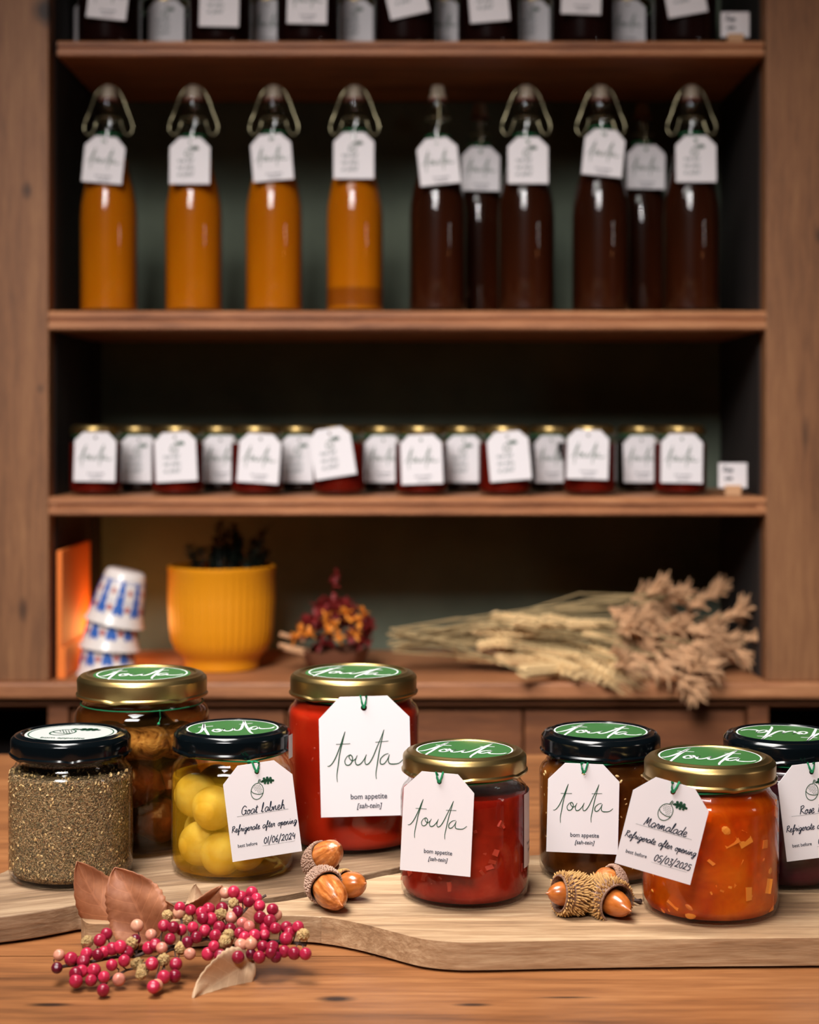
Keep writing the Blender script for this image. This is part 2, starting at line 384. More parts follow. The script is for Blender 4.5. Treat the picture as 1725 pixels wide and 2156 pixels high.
WORD = [T(315,745, 335,740, 365,700, 400,620, 420,562, 436,520), T(436,520, 420,580, 400,655, 386,740, 376,805, 378,850),
        T(375,602, 468,600),
        T(470,672, 448,682, 430,712, 437,738, 458,740, 476,720, 480,690, 466,674, 458,690, 478,714, 500,700, 512,678),
        T(512,678, 498,715, 506,740, 530,736, 556,706, 572,674), T(572,674, 561,712, 566,738, 586,734, 612,696, 642,628, 670,566, 691,513),
        T(691,513, 672,590, 655,662, 641,740, 631,800, 633,838), T(632,595, 718,590),
        T(716,672, 690,680, 664,706, 662,736, 682,740, 706,714, 722,678), T(722,678, 714,716, 722,738, 752,742, 784,736, 812,712)]
# word centred on its own: centre about (563, 690) -> v -0.66
_txt = {}
def text_mesh(s, shear=0.0):
    k = (s, shear)
    if k in _txt: return _txt[k]
    cu = bpy.data.curves.new('lettering', 'FONT'); cu.body = s; cu.size = 1; cu.shear = shear; cu.align_x = 'CENTER'; cu.offset = .012
    cu.resolution_u = 3
    o = bpy.data.objects.new('lettering', cu); COL.objects.link(o)
    dg = bpy.context.evaluated_depsgraph_get(); me = bpy.data.meshes.new_from_object(o.evaluated_get(dg))
    r = ([v.co.copy() for v in me.vertices], [tuple(p.vertices) for p in me.polygons])
    bpy.data.objects.remove(o); bpy.data.curves.remove(cu); bpy.data.meshes.remove(me)
    _txt[k] = r; return r
def type_(mb, s, cx, cy, size, put, shear=0.0, squash=.92):
    vs, fs = text_mesh(s, shear)
    mb.add([put(cx+v.x*size*squash, cy+v.y*size) for v in vs], fs)
# one-stroke handwriting, x-height 1
HW = {
 'a': (1.0, [[(.8,.9),(.4,1),(.05,.6),(.1,.1),(.45,.0),(.75,.45),(.85,.9),(.8,.3),(1.0,.0)]]),
 'b': (.9, [[(0,.1),(.3,1.2),(.35,2.1),(.2,1.9),(.15,.8),(.2,.1),(.5,0),(.75,.4),(.6,.8),(.9,.7)]]),
 'd': (1.1, [[(.75,.8),(.4,1),(.05,.5),(.2,0),(.6,.2),(.9,1.2),(1.0,2.1),(.85,.8),(.9,.1),(1.1,0)]]),
 'e': (.8, [[(0,.3),(.5,.6),(.55,.95),(.25,1),(.05,.5),(.2,.02),(.5,.0),(.8,.25)]]),
 'f': (.75, [[(0,.2),(.4,1.2),(.6,2.0),(.45,2.15),(.3,1.4),(.2,0),(.1,-.9),(.25,-.8),(.35,.1),(.75,.3)], [(.05,.95),(.6,1.05)]]),
 'g': (.95, [[(.75,.85),(.35,1),(.05,.55),(.25,.05),(.6,.35),(.8,.95),(.65,-.2),(.4,-.9),(.1,-.7),(.5,-.1),(.95,.3)]]),
 'h': (1.0, [[(0,.1),(.3,1.3),(.35,2.1),(.2,1.6),(.1,0),(.3,.7),(.6,.95),(.7,.5),(.7,.05),(1.0,.1)]]),
 'i': (.5, [[(0,.2),(.2,.9),(.2,.2),(.5,.05)], [(.25,1.45),(.3,1.5)]]),
 'j': (.5, [[(0,.2),(.2,.9),(.2,.2),(.5,.05)]]),
 'l': (.55, [[(0,.1),(.35,1.3),(.4,2.1),(.22,1.7),(.15,.3),(.35,0),(.55,.15)]]),
 'm': (1.4, [[(0,.9),(.1,0),(.25,.75),(.45,.95),(.5,.1),(.7,.8),(.9,.95),(.95,.2),(1.15,0),(1.4,.2)]]),
 'n': (1.0, [[(0,.9),(.1,0),(.3,.75),(.55,.95),(.6,.3),(.75,0),(1.0,.2)]]),
 'o': (.85, [[(.45,1),(.1,.7),(.1,.15),(.4,0),(.65,.4),(.5,.95),(.4,.8),(.85,.85)]]),
 'p': (.9, [[(0,.5),(.2,1),(.1,-.9),(.2,.4),(.5,1),(.7,.6),(.4,.1),(.9,.2)]]),
 'r': (.7, [[(0,.3),(.2,1.1),(.3,.85),(.5,.9),(.45,.2),(.7,.05)]]),
 's': (.6, [[(0,.1),(.4,1),(.5,.4),(.3,0),(.05,.1),(.6,.2)]]),
 't': (.6, [[(0,.2),(.3,1.2),(.35,1.8),(.25,.6),(.3,.05),(.6,.15)], [(0,1.25),(.65,1.3)]]),
 'G': (1.3, [[(1.1,1.7),(.6,2.0),(.1,1.3),(.1,.4),(.5,0),(.9,.3),(1.0,.95),(.6,.9),(1.1,.95),(1.0,.2),(1.3,.1)]]),
 'R': (1.1, [[(.1,1.9),(.15,.9),(.05,0)], [(0,1.7),(.6,2.0),(.8,1.5),(.2,1.0),(.6,.5),(1.1,.05)]]),
 'M': (1.5, [[(0,0),(.25,1.2),(.35,1.9),(.45,.8),(.55,.5),(.9,1.8),(1.0,1.2),(1.05,.1),(1.5,.1)]]),
 'P': (1.1, [[(.2,1.8),(.15,.8),(.05,0)], [(.0,1.6),(.6,2.0),(.9,1.5),(.5,1.0),(.2,.95)]]),
 'L': (.8, [[(0,.1),(.35,1.3),(.4,2.1),(.22,1.7),(.15,.3),(.35,0),(.55,.15)]]),
 '0': (.8, [[(.4,1.4),(.1,1.0),(.1,.3),(.4,0),(.7,.5),(.6,1.2),(.35,1.4)]]),
 '1': (.4, [[(.2,1.5),(.15,0)]]), '/': (.6, [[(.5,1.8),(0,-.4)]]),
 '2': (.85, [[(.1,1.1),(.4,1.45),(.65,1.1),(.4,.5),(.05,.05),(.4,.15),(.8,0)]]),
 '3': (.75, [[(.1,1.4),(.6,1.4),(.3,.8),(.65,.5),(.4,0),(.05,.1)]]),
 '4': (.85, [[(.2,1.5),(.1,.7),(.65,.75)], [(.6,1.2),(.55,0)]]),
 '5': (.8, [[(.65,1.4),(.2,1.4),(.15,.8),(.6,.75),(.55,.1),(.1,0)]]),
 '6': (.75, [[(.5,1.5),(.15,.8),(.15,.15),(.45,0),(.6,.4),(.35,.7),(.15,.5)]]),
 ' ': (.8, [])}
def hand(mb, s, x, y, h, put, wd, slant=.22):
    for ch in s:
        wch, st = HW[ch]
        for q in st:
            ribbon(mb, [(x+(a+b*slant)*h, y+b*h*(1+.06*random.uniform(-1, 1))) for a, b in q], wd, put, 4, False)
        x += (wch+.04)*h
    return x
def hwid(s): return sum(HW[c][0]+.04 for c in s)
def acorn_emblem(mb, put, cx, cy, s, wd):
    P = lambda *a: [(cx+a[i]*s, cy+a[i+1]*s) for i in range(0, len(a), 2)]
    tl = .32
    ribbon(mb, [(cx+s*(.74*math.cos(q)*math.cos(tl)+.98*math.sin(q)*math.sin(tl)), cy+s*(-.74*math.cos(q)*math.sin(tl)+.98*math.sin(q)*math.cos(tl))) for q in [2*PI*k/22+PI/2+.1 for k in range(22)]], wd, put, 3, False)
    ribbon(mb, P(-.74,.20, -.50,-.12, -.10,-.32, .30,-.40, .72,-.34), wd, put, 4, False)
    ribbon(mb, P(.26,.92, .30,1.15, .46,1.42), wd*1.3, put, 4, False); ribbon(mb, P(.40,.88, .46,1.12, .60,1.36), wd, put, 4, False)
    for i in range(6):
        for k in range(7):
            u = -.42+.19*k+.09*(i % 2)+.02*i; v = -.22+.18*i
            a = u*math.cos(tl)-v*math.sin(tl); b_ = u*math.sin(tl)+v*math.cos(tl)
            if (a/.62)**2+(b_/.86)**2 < 1 and v > -.36+.35*max(0, -u) and u+v > -.15: disk(mb, (cx+u*s, cy+v*s), .05*s, put, 6)
    ribbon(mb, P(.55,1.05, 1.0,1.12, 1.5,1.10, 2.15,.95), wd*2.2, put, 4, False)
    for (u, v, r) in ((.82,1.10,.17), (1.0,1.38,.17), (1.06,.86,.16), (1.16,1.12,.24), (1.40,1.42,.18), (1.42,.80,.16), (1.5,1.12,.25), (1.78,1.34,.17), (1.78,.82,.14), (1.85,1.05,.20), (2.08,1.02,.14)):
        disk(mb, (cx+u*s, cy+v*s), r*s, put, 9)

# tag card: local x right, z up, faces -y; origin at the centre of the card
_card = {}
def card_mesh(wd, ht, ch, hole=True):
    k = (wd, ht, ch)
    if k in _card: return _card[k]
    bm = bmesh.new(); x, z = wd/2, ht/2
    P = [(-x,-z), (x,-z), (x,z-ch), (x-ch,z), (-x+ch,z), (-x,z-ch)]
    vs = [bm.verts.new((a, 0, b)) for a, b in P]; ed = [bm.edges.new((vs[i], vs[(i+1) % 6])) for i in range(6)]
    r = wd*.034; c = (0, z-wd*.125)
    hv = [bm.verts.new((c[0]+r*math.cos(2*PI*i/14), 0, c[1]+r*math.sin(2*PI*i/14))) for i in range(14)]
    ed += [bm.edges.new((hv[i], hv[(i+1) % 14])) for i in range(14)]
    bmesh.ops.triangle_fill(bm, edges=ed, use_beauty=True)
    g = bmesh.ops.extrude_face_region(bm, geom=bm.faces[:])
    for e in g['geom']:
        if isinstance(e, bmesh.types.BMVert): e.co.y += .0006
    bmesh.ops.recalc_face_normals(bm, faces=bm.faces[:])
    me = bpy.data.meshes.new('tag'); bm.to_mesh(me); bm.free(); me.materials.append(M['paper'])
    _card[k] = me; return me
_print = {}
def tag_card(parent, loc, rot, wd, ht, ch, kind, lines=None, fine=True):
    """paper tag as a child of parent; kind 'word' or 'emblem'"""
    o = bpy.data.objects.new('tag', card_mesh(wd, ht, ch)); COL.objects.link(o); o.parent = parent; o.location = loc; o.rotation_euler = rot
    z0 = ht/2
    def put(u, v): return (u*wd, -.00015, z0+v*wd)
    key = (kind, wd, ht, str(lines))
    def fin(name, mb, m):
        k2 = key+(name,)
        if k2 not in _print:
            _print[k2] = mb.build(name, m, o, smooth=False)
        else:
            q = bpy.data.objects.new(name, _print[k2].data); COL.objects.link(q); q.parent = o
    asp = ht/wd
    if kind == 'word':
        mb = MB()
        off = -.0 if asp > 1.28 else .09; tall_ = asp > 1.28
        for st in WORD: ribbon(mb, [(u*1.02, v+off) for u, v in st], .0125 if fine else .022, put)
        fin('script_lettering', mb, M['ink_green'])
        mb = MB(); type_(mb, 'bom appetite', 0.03, -1.115 if tall_ else -1.02, .082, put); type_(mb, '[sah-tein]', 0.03, -1.215 if tall_ else -1.12, .078, put, .25)
        fin('printed_words', mb, M['ink_dark'])
    else:
        mb = MB(); acorn_emblem(mb, put, -.03, -.40, .118, .010 if fine else .016); fin('acorn_emblem', mb, M['ink_green'])
        if lines:
            kv = min(1, asp/1.34)
            mb = MB()
            hand(mb, lines[0], -hwid(lines[0])*.060/2+.02, -.70*kv, .060, put, .0115)
            h2 = min(.05, .92/hwid(lines[1])); hand(mb, lines[1], -.46, -.93*kv, h2*1.02, put, .0105)
            hand(mb, lines[2], -.03, -1.15*kv, .060, put, .0115)
            fin('handwriting', mb, M['ink_dark'])
            mb = MB(); ribbon(mb, [(-.36,-.715*kv), (.38,-.715*kv)], .004, put, 1, False); ribbon(mb, [(-.05,-1.18*kv), (.42,-1.18*kv)], .003, put, 1, False)
            fin('ruled_line', mb, M['ink_grey'])
            mb = MB(); type_(mb, 'best before', -.26, -1.15*kv, .066, put); fin('printed_words', mb, M['ink_dark'])
        else:
            mb = MB()
            for q in range(3): hand(mb, 'rose petal'[q:q+8], -.3, -.62-.17*q, .06, put, .012)
            fin('handwriting', mb, M['ink_grey'])
    return o

# ------------------------------------------------------------------ the setting
def struct(name, mb, m, smooth=False): o = mb.build(name, m, smooth=smooth); o['kind'] = 'structure'; return o
FZ = -.765
M['floor'] = wood('floor_boards', srgb(60, 40, 28), srgb(92, 62, 42), srgb(112, 78, 52), 'Y', rough=.5)
M['wall'] = plain('wall_plaster', srgb(110, 96, 84), .9)
b = MB(); b.box(-3, 3, -2.2, 2.25, FZ-.05, FZ); struct('floor', b, M['floor'])
b = MB(); b.box(-3, 3, 2.16, 2.25, FZ, 2.2); struct('wall_back', b, M['wall'])

# ------------------------------------------------------------------ shelf cabinet
D0 = 1.85; DEP = .26; YB = D0+DEP
cab = empty('display_cabinet', (0, D0+.13, FZ), 'tall pine shelf cabinet with green back panel standing behind the table', 'cabinet')
co = Vector(cab.location)
def cpart(name, mb, m, bevel=.0015, smooth=False):
    mb.v = [(x-co.x, y-co.y, z-co.z) for x, y, z in mb.v]
    o = mb.build(name, m, cab, smooth=smooth)
    if bevel: bev(o, bevel)
    return o
def wx(px, Y=D0): return (px-CX)/F*Y
def wz(py, Y=D0): return HC-(py-HY)/F*Y
XL, XR = wx(104), wx(1612)
ZC = wz(1437, D0-.01)                               # counter height; things stand a hair above
EPS = .0002 #                                # counter height
def knotfix():                                       # knots were given in world space; move them to the cabinet's space
    pass
b = MB(); b.box(XL-.13, XL, D0-.004, D0+.026, ZC, 1.05); cpart('post', b, M['pine'])
b = MB(); b.box(XR, XR+.13, D0-.004, D0+.026, ZC, 1.05); cpart('post', b, M['pine'])
for s, x in ((-1, XL-.006), (1, XR+.006)):
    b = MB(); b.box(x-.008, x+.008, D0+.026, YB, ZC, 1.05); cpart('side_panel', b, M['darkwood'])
b = MB(); b.box(XL-.02, XR+.02, YB, YB+.012, ZC-.6, 1.05); cpart('back_panel', b, M['green'], 0)
for s, x0, x1 in ((-1, XL, wx(208, YB-.02)), (1, wx(1537, YB-.02), XR)):
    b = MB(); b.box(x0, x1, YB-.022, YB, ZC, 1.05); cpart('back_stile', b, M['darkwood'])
def shelf(ptop, pbot, xa, xb):
    z1, z0 = wz(ptop), wz(pbot); h = z1-z0
    prof = [(0.006, z1), (0.002, z1-.001), (0, z1-.003), (0, z1-h*.36), (.004, z1-h*.44), (.004, z1-h*.56), (0.0, z1-h*.64), (0, z0+.002), (.002, z0), (DEP-.001, z0), (DEP-.001, z1)]
    b = MB(); n = len(prof)
    for x in (xa, xb): b.v += [(x, D0-.004+y, z) for y, z in prof]
    for i in range(n): j = (i+1) % n; b.f.append((i, j, n+j, n+i))
    b.f += [tuple(range(n))[::-1], tuple(range(n, 2*n))]
    o = cpart('shelf', b, M['shelf'], 0); return z1
S0 = shelf(86, 120, wx(122), wx(1608))
S1 = shelf(654, 695, XL, XR)
S2 = shelf(1046, 1085, XL, XR)
b = MB(); b.box(XL, wx(124), D0-.002, D0+.02, wz(1084), wz(1049)); cpart('shelf_bracket', b, M['shelf'])
b = MB(); b.box(wx(1594), XR, D0-.002, D0+.02, wz(1084), wz(1049)); cpart('shelf_bracket', b, M['shelf'])
b = MB(); b.box(XL-.13, XR+.13, D0-.012, YB+.012, ZC-.018, ZC); o = cpart('counter_top', b, M['shelf'], .003)
Yl = D0+.006
b = MB(); b.box(XL-.13, XR+.13, Yl+.012, Yl+.03, wz(1500), ZC-.018); cpart('rail', b, M['lowerwood'])
b = MB(); b.box(XL-.13, XR+.13, Yl-.004, Yl+.012, wz(1487), wz(1467)); cpart('moulding', b, M['lowerwood'])
for x0, x1 in ((wx(98), wx(142)), (wx(1578), wx(1622))):
    b = MB(); b.box(x0, x1, Yl, Yl+.03, FZ, wz(1487)); cpart('stile', b, M['lowerwood'])
for x0, x1 in ((wx(142), wx(600)), (wx(600), wx(1105)), (wx(1105), wx(1578))):
    b = MB(); b.box(x0+.001, x1-.001, Yl+.010, Yl+.024, FZ+.05, wz(1487)); cpart('drawer_front', b, M['lowerwood'], .002)
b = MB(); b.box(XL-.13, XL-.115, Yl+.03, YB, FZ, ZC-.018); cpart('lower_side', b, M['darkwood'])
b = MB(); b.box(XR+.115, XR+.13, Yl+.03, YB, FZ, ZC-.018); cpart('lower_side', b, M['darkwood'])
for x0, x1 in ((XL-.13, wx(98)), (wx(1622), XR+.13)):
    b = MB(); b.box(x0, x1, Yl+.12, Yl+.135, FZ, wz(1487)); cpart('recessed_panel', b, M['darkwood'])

# ------------------------------------------------------------------ table
TZ = -.0156
tab = empty('table', (0, .88, FZ), 'warm brown plank table under the wooden boards and jars', 'table')
to = Vector(tab.location)
ys = [.40, .545, .675, .857, .99, 1.13, 1.262, 1.387]
for y0, y1 in zip(ys, ys[1:]):
    b = MB(); b.box(-.8, .8, y0+.0006, y1-.0006, TZ-.028, TZ); b.v = [(x, y-to.y, z-to.z) for x, y, z in b.v]
    b.build('plank', M['table'], tab, smooth=False)
for sx in (-.72, .72):
    for y in (.46, 1.33):
        b = MB(); b.box(sx-.03, sx+.03, y-.03, y+.03, FZ, TZ-.028); b.v = [(x, yy-to.y, z-to.z) for x, yy, z in b.v]
        bev(b.build('leg', M['table'], tab, smooth=False), .003)
b = MB(); b.box(-.72, .72, .50, .52, TZ-.10, TZ-.028); b.box(-.72, .72, 1.30, 1.32, TZ-.10, TZ-.028); b.v = [(x, yy-to.y, z-to.z) for x, yy, z in b.v]
b.build('apron', M['table'], tab, smooth=False)

# ------------------------------------------------------------------ serving boards, cut from staves
def board(name, pts, label, m, cuts, ang, feet):
    """pts: outline in world xy; cuts: offsets of the stave joints across direction ang"""
    c = sum((Vector(p) for p in pts), Vector((0, 0)))/len(pts)
    root = empty(name, (c.x, c.y, TZ), label, 'serving board')
    d = Vector((-math.sin(ang), math.cos(ang), 0))
    edges = [-9]+cuts+[9]
    for a, e in zip(edges, edges[1:]):
        bm = bmesh.new(); vs = [bm.verts.new((p[0], p[1], TZ+.0015)) for p in pts]
        f = bm.faces.new(vs); g = bmesh.ops.extrude_face_region(bm, geom=[f])
        for q in g['geom']:
            if isinstance(q, bmesh.types.BMVert): q.co.z = -.0001
        bmesh.ops.recalc_face_normals(bm, faces=bm.faces[:])
        for off, sgn in ((a, -1), (e, 1)):
            if abs(off) > 8: continue
            r = bmesh.ops.bisect_plane(bm, geom=bm.verts[:]+bm.edges[:]+bm.faces[:], plane_co=d*(off+(-sgn)*.00012), plane_no=d*sgn, clear_outer=True)
            ed = [x for x in r['geom_cut'] if isinstance(x, bmesh.types.BMEdge)]
            if ed: bmesh.ops.edgenet_fill(bm, edges=ed)
        if len(bm.faces) < 4: bm.free(); continue
        bmesh.ops.recalc_face_normals(bm, faces=bm.faces[:])
        for v in bm.verts: v.co -= Vector((c.x, c.y, TZ))
        me = bpy.data.meshes.new('stave'); bm.to_mesh(me); bm.free(); me.materials.append(m)
        o = bpy.data.objects.new('stave', me); COL.objects.link(o); o.parent = root
        bev(o, .0007, 2)
    for fx, fy in feet:
        b = MB(); b.lathe([(0, 0), (.005, 0), (.0055, .0005), (.0055, .0017), (0, .0017)], 16); b.build('rubber_foot', M['black_lid'], root, (fx-c.x, fy-c.y, .0001))
    return root
def zp(*a):
    P = [onz(a[i], a[i+1]) for i in range(0, len(a), 2)]
    return [(p.x, p.y) for p in P]
def dens(P, n=6):
    V = smooth(P, n); return [(v.x, v.y) for v in V]
front = dens(zp(215,1904, 190,1907, 176,1914, 171,1926, 176,1938, 200,1945, 300,1943, 450,1934, 595,1927, 678,1930, 751,1942, 820,1959, 888,1976, 960,1983, 1040,1983, 1300,1978, 1725,1974), 4)
front += [(.40, onz(1725,1974).y+.001), (.41, onz(1725,1974).y+.01), (.41, .995), (.40, 1.005)]
front += dens([(.30, 1.004), (.12, 1.003), (.05, .993), onz(850,1836).xy[:], onz(776,1851).xy[:], onz(700,1872).xy[:], onz(645,1888).xy[:], onz(560,1901).xy[:], onz(430,1906).xy[:], onz(300,1905).xy[:]], 4)
board('serving_board', front, 'pale paddle-shaped wooden board with rounded handle, nearest, under four jars and acorns', M['stave'], [.8735, .917, .955], 0.0, [(.06, .88), (.36, .88), (.36, .97), (.06, .97), (-.15, .878)])
left = dens([onz(300,1898).xy[:], onz(420,1898).xy[:], onz(550,1892).xy[:], onz(640,1877).xy[:], onz(700,1860).xy[:], onz(772,1839).xy[:], onz(840,1824).xy[:], (.012, 1.0)], 4)
left += dens([(.017, 1.03), (.016, 1.09), (.0, 1.12), (-.05, 1.125), (-.15, 1.115), (-.215, 1.07), (-.232, 1.02), onz(21,1828).xy[:], onz(-60,1846).xy[:], (-.33, .945), (-.40, .93)], 4)
left += dens([(-.405, .905), (-.40, .895), (-.34, .88), onz(-120,1938).xy[:], onz(0,1929).xy[:], onz(89,1917).xy[:], onz(165,1903).xy[:]], 4)
board('serving_board', left, 'grained wooden board on the left, under the herb jar and both tall jars', M['stave2'], [.845, .897, .94, .985, 1.03], .30, [(-.20, .925), (-.06, .96), (-.03, 1.09), (-.18, 1.06)])

# ------------------------------------------------------------------ jars
def jar_profile(R, H, lidh, rb=.005):
    zt = H-.0005; rn = R-.0042; zs = H-lidh-.0075     # body top
    out = [(0, .0016), (R*.55, .0014), (R-rb-.004, .0008), (R-rb, 0), (R-rb*.35, .0010), (R-.0004, rb*.75), (R, rb*1.5)]
    out += [(R, zs-.006), (R-.0003, zs-.003), (R-.0014, zs-.0005), (R-.0032, zs+.0012), (rn+.0002, zs+.0026), (rn-.0004, zs+.0042), (rn, zs+.0058), (rn+.0011, zs+.0068), (rn+.0011, zs+.0078), (rn, zs+.009), (rn, zt-.003), (rn-.001, zt-.002)]
    inn = []
    for i, (r, z) in enumerate(reversed(out)):
        inn.append((max(r-.0022, 0), z+(.003 if z < .002 else .0012 if z < rb*1.6 else 0)))
    inn = [p for p in inn if p[0] > 0]+[(0, .0045)]
    return out, inn, zs, rn
def lid(parent, R, H, lh, m, lugs=6, a0=0.0):
    """skirt, rolled edge, bevelled shoulder, raised bead and sunken centre"""
    z1 = H; z0 = H-lh
    prof = [(R-.0022, z0+.0006), (R-.0008, z0-.0002), (R+.0002, z0+.0004), (R+.0003, z0+.0014), (R-.0005, z0+.0024), (R-.0005, z1-.0040), (R-.0008, z1-.0030), (R-.0026, z1-.0012), (R-.0042, z1-.0010), (R-.0052, z1-.0003), (R-.0062, z1),
            (R-.0072, z1-.0003), (R-.0078, z1-.0012), (0, z1-.0013)]
    def fn(r, z, a):
        q = max(0, math.cos(lugs*(a+a0)))**6
        if z < z0+.003 and r > R-.003: return r-.0009*q, z-.0010*q
        return r, z
    b = MB(); b.lathe(prof, 96, fn=fn)
    return b.build('lid', m, parent, ang=32)
def lid_sticker(ld, R, H, col, ang, white=False, r=None):
    zt = H-.0013+.00025; r = r or R*.80
    b = MB(); b.lathe([(0, zt), (r-.0002, zt), (r, zt-.0002)], 64); b.build('lid_sticker', M['sticker_white' if white else 'sticker_green'], ld)
    ca, sa = math.cos(ang), math.sin(ang)
    def put(u, v): x, y = u*r, v*r; return (x*ca-y*sa, x*sa+y*ca, zt+.00015)
    ink = M['ink_green' if white else 'ink_white']
    b = MB(); rr = .92; n = 64
    ribbon(b, [(rr*math.cos(2*PI*k/n), rr*math.sin(2*PI*k/n)) for k in range(n+1)], .028, put, 1, False)
    b.build('sticker_ring', ink, ld, smooth=False)
    b = MB()
    if white:
        acorn_emblem(b, put, -.2, .05, .34, .035); type_(b, 'bom appetite', 0, -.66, .2, put)
    else:
        for st in WORD: ribbon(b, [(u*2.05, (v+.64)*2.75) for u, v in st], .055, put)
    b.build('sticker_lettering', ink, ld, smooth=False)
def contents(parent, R, rb, ztop, m, name='contents', inset=.0007, bulge=.0015):
    b = MB(); r = R-inset; H = parent['h']; zs = H-parent['lid']-.0075; rn = R-.0042
    sh = [(r, zs-.006), (r-.0003, zs-.0034), (r-.0014, zs-.0010), (r-.0032, zs+.0006), (rn-.0004, zs+.0020), (rn-.0010, zs+.0040), (rn-.0008, zs+.0060)]
    prof = [(0, .0030), (r-rb-.001, .0024), (r-rb*.45, .0032), (r-.0002, rb+.002), (r, rb+.004)]+[p for p in sh if p[1] < ztop-.0003]
    rl = prof[-1][0]
    if ztop < zs-.006: prof.append((r, ztop-.0012))
    prof += [(rl-.0004, ztop), (rl*.6, ztop+bulge*.3), (0, ztop+bulge)]
    b.lathe(prof, 72)
    return b.build(name, m, parent, ang=60)
def neck_string(parent, rn, z, hook, edge):
    """loop round the neck, dipping to where the tag hangs; two strands run over the card's top edge to its hole"""
    b = MB(); pts = []; n = 48; ah = math.atan2(hook.y, hook.x)
    for i in range(n):
        a = 2*PI*i/n; d = abs((a-ah+PI) % (2*PI)-PI); dip = max(0, 1-d/.9)
        pts.append(((rn+.0006+.0014*dip)*math.cos(a), (rn+.0006+.0014*dip)*math.sin(a), z-.0012*dip*dip))
    b.tube(pts, .00058, 6, True)
    top = Vector(((rn+.0024)*math.cos(ah), (rn+.0024)*math.sin(ah), z-.0012))
    for s in (-1, 1):
        o = Vector((s*.0020, 0, 0)); e = edge+o*.9
        path = [top+o*.6, top.lerp(e, .6)+Vector((0, -.0008, .0006)), e, edge.lerp(hook, .5)+o*.6+Vector((0, -.0004, 0)), hook+o*.12+Vector((0, -.0004, 0)), hook+Vector((0, .0014, -.0002))]
        b.tube(path, .00058, 6)
    b.ball(top+Vector((0, -.0008, 0)), .0012)
    return b.build('string', M['string'], parent)
def jar(name, X, Y, R, H, lh, label, lidm, group=None):
    root = empty(name, (X, Y, 0), label, 'jar', group); root['h'] = H; root['lid'] = lh
    out, inn, zs, rn = jar_profile(R, H, lh)
    b = MB(); b.lathe(out+inn, 96); g = b.build('glass_body', M['glass'], root, ang=70)
    b = MB()
    for k in range(56):                                # stippled foot
        a = 2*PI*k/56; b.ball(((R-.0034)*math.cos(a), (R-.0034)*math.sin(a), .0011), .0006, nu=6, nv=4)
    b.build('foot_stipple', M['glass'], g)
    ld = lid(root, R-.0007, H, lh, lidm, a0=random.random())
    return root, ld, zs, rn
def hang(root, rn, zn, c, rot, wd, ht, ch, kind, lines=None):
    """paper tag with its centre at world point c"""
    loc = c-Vector(root.location)
    t = tag_card(root, loc, rot, wd, ht, ch, kind, lines)
    E = Euler(rot).to_matrix(); hk = loc+E @ Vector((0, -.0003, ht/2-wd*.125)); eg = loc+E @ Vector((0, -.0010, ht/2+.0004))
    neck_string(root, rn, zn, hk, eg)
    return t
R_ = math.radians
def chunk(b, c, s, rot):                              # rough diced piece
    Mx = Matrix.Translation(c) @ Euler(rot).to_matrix().to_4x4()
    sx, sy, sz = s; vs = []
    for x in (-1, 1):
        for y in (-1, 1):
            for z in (-1, 1): vs.append((x*sx*random.uniform(.75, 1.1), y*sy*random.uniform(.75, 1.1), z*sz*random.uniform(.8, 1.1)))
    b.add(vs, [(0,1,3,2), (4,6,7,5), (0,4,5,1), (2,3,7,6), (0,2,6,4), (1,5,7,3)], Mx)
def on_wall(R, a, z, depth):                          # a: angle to the right of the camera-facing side
    return Vector((math.sin(a)*(R-depth), -math.cos(a)*(R-depth), z))

# 1 herb jar -----------------------------------------------------------
R, H = .0352, .0825
root, ld, zs, rn = jar('spice_jar', -.1945, .955, R, H, .0125, 'clear jar of dried herb and sesame mix with black lid and white round sticker', M['black_lid'])
lid_sticker(ld, R, H, None, R_(-6), True, r=.0262)
hc = contents(root, R, .005, .0605, M['herb'], 'herb_mix', .0008, .002)
b = MB(); s = MB()
rr = R-.0008
for k in range(15000):
    if k < 12500: a = random.uniform(-1.75, 1.75); z = random.uniform(.006, .0600); c = Vector((math.sin(a)*(rr+.0001), -math.cos(a)*(rr+.0001), z)); nrm = Vector((math.sin(a), -math.cos(a), 0))
    else: a = random.uniform(0, 2*PI); q = rr*math.sqrt(random.random()); c = Vector((q*math.cos(a), q*math.sin(a), .0610+.0012*(1-q/rr))); nrm = Vector((0, 0, 1))
    t1 = nrm.cross(Vector((random.gauss(0, 1), random.gauss(0, 1), random.gauss(0, 1)))).normalized(); t2 = nrm.cross(t1)
    L = random.uniform(.0004, .0011); W = random.uniform(.00014, .0003); h = nrm*random.uniform(.0000, .00035)
    b.add([c+h-t1*L, c+t2*W, c+h*.3+t1*L, c+h-t2*W], [(0, 1, 2, 3)])
f = b.build('herb_flakes', M['flake'], hc, smooth=False); f['kind'] = 'stuff'
for k in range(230):
    if k < 110: a = random.uniform(-1.5, 1.5); z = random.choice((random.uniform(.050, .0608), random.uniform(.007, .057), random.uniform(.007,.02))); c = Vector((math.sin(a)*rr, -math.cos(a)*rr, z))
    else: a = random.uniform(0, 2*PI); q = rr*math.sqrt(random.random()); c = Vector((q*math.cos(a), q*math.sin(a), .0615+.001*(1-q/rr)))
    s.ball(c, (.0011, .0007, .0004), Euler((random.uniform(0, 6), random.uniform(0, 6), random.uniform(0, 6))).to_matrix(), 7, 5)
f = s.build('sesame_seeds', M['seed'], hc); f['kind'] = 'stuff'

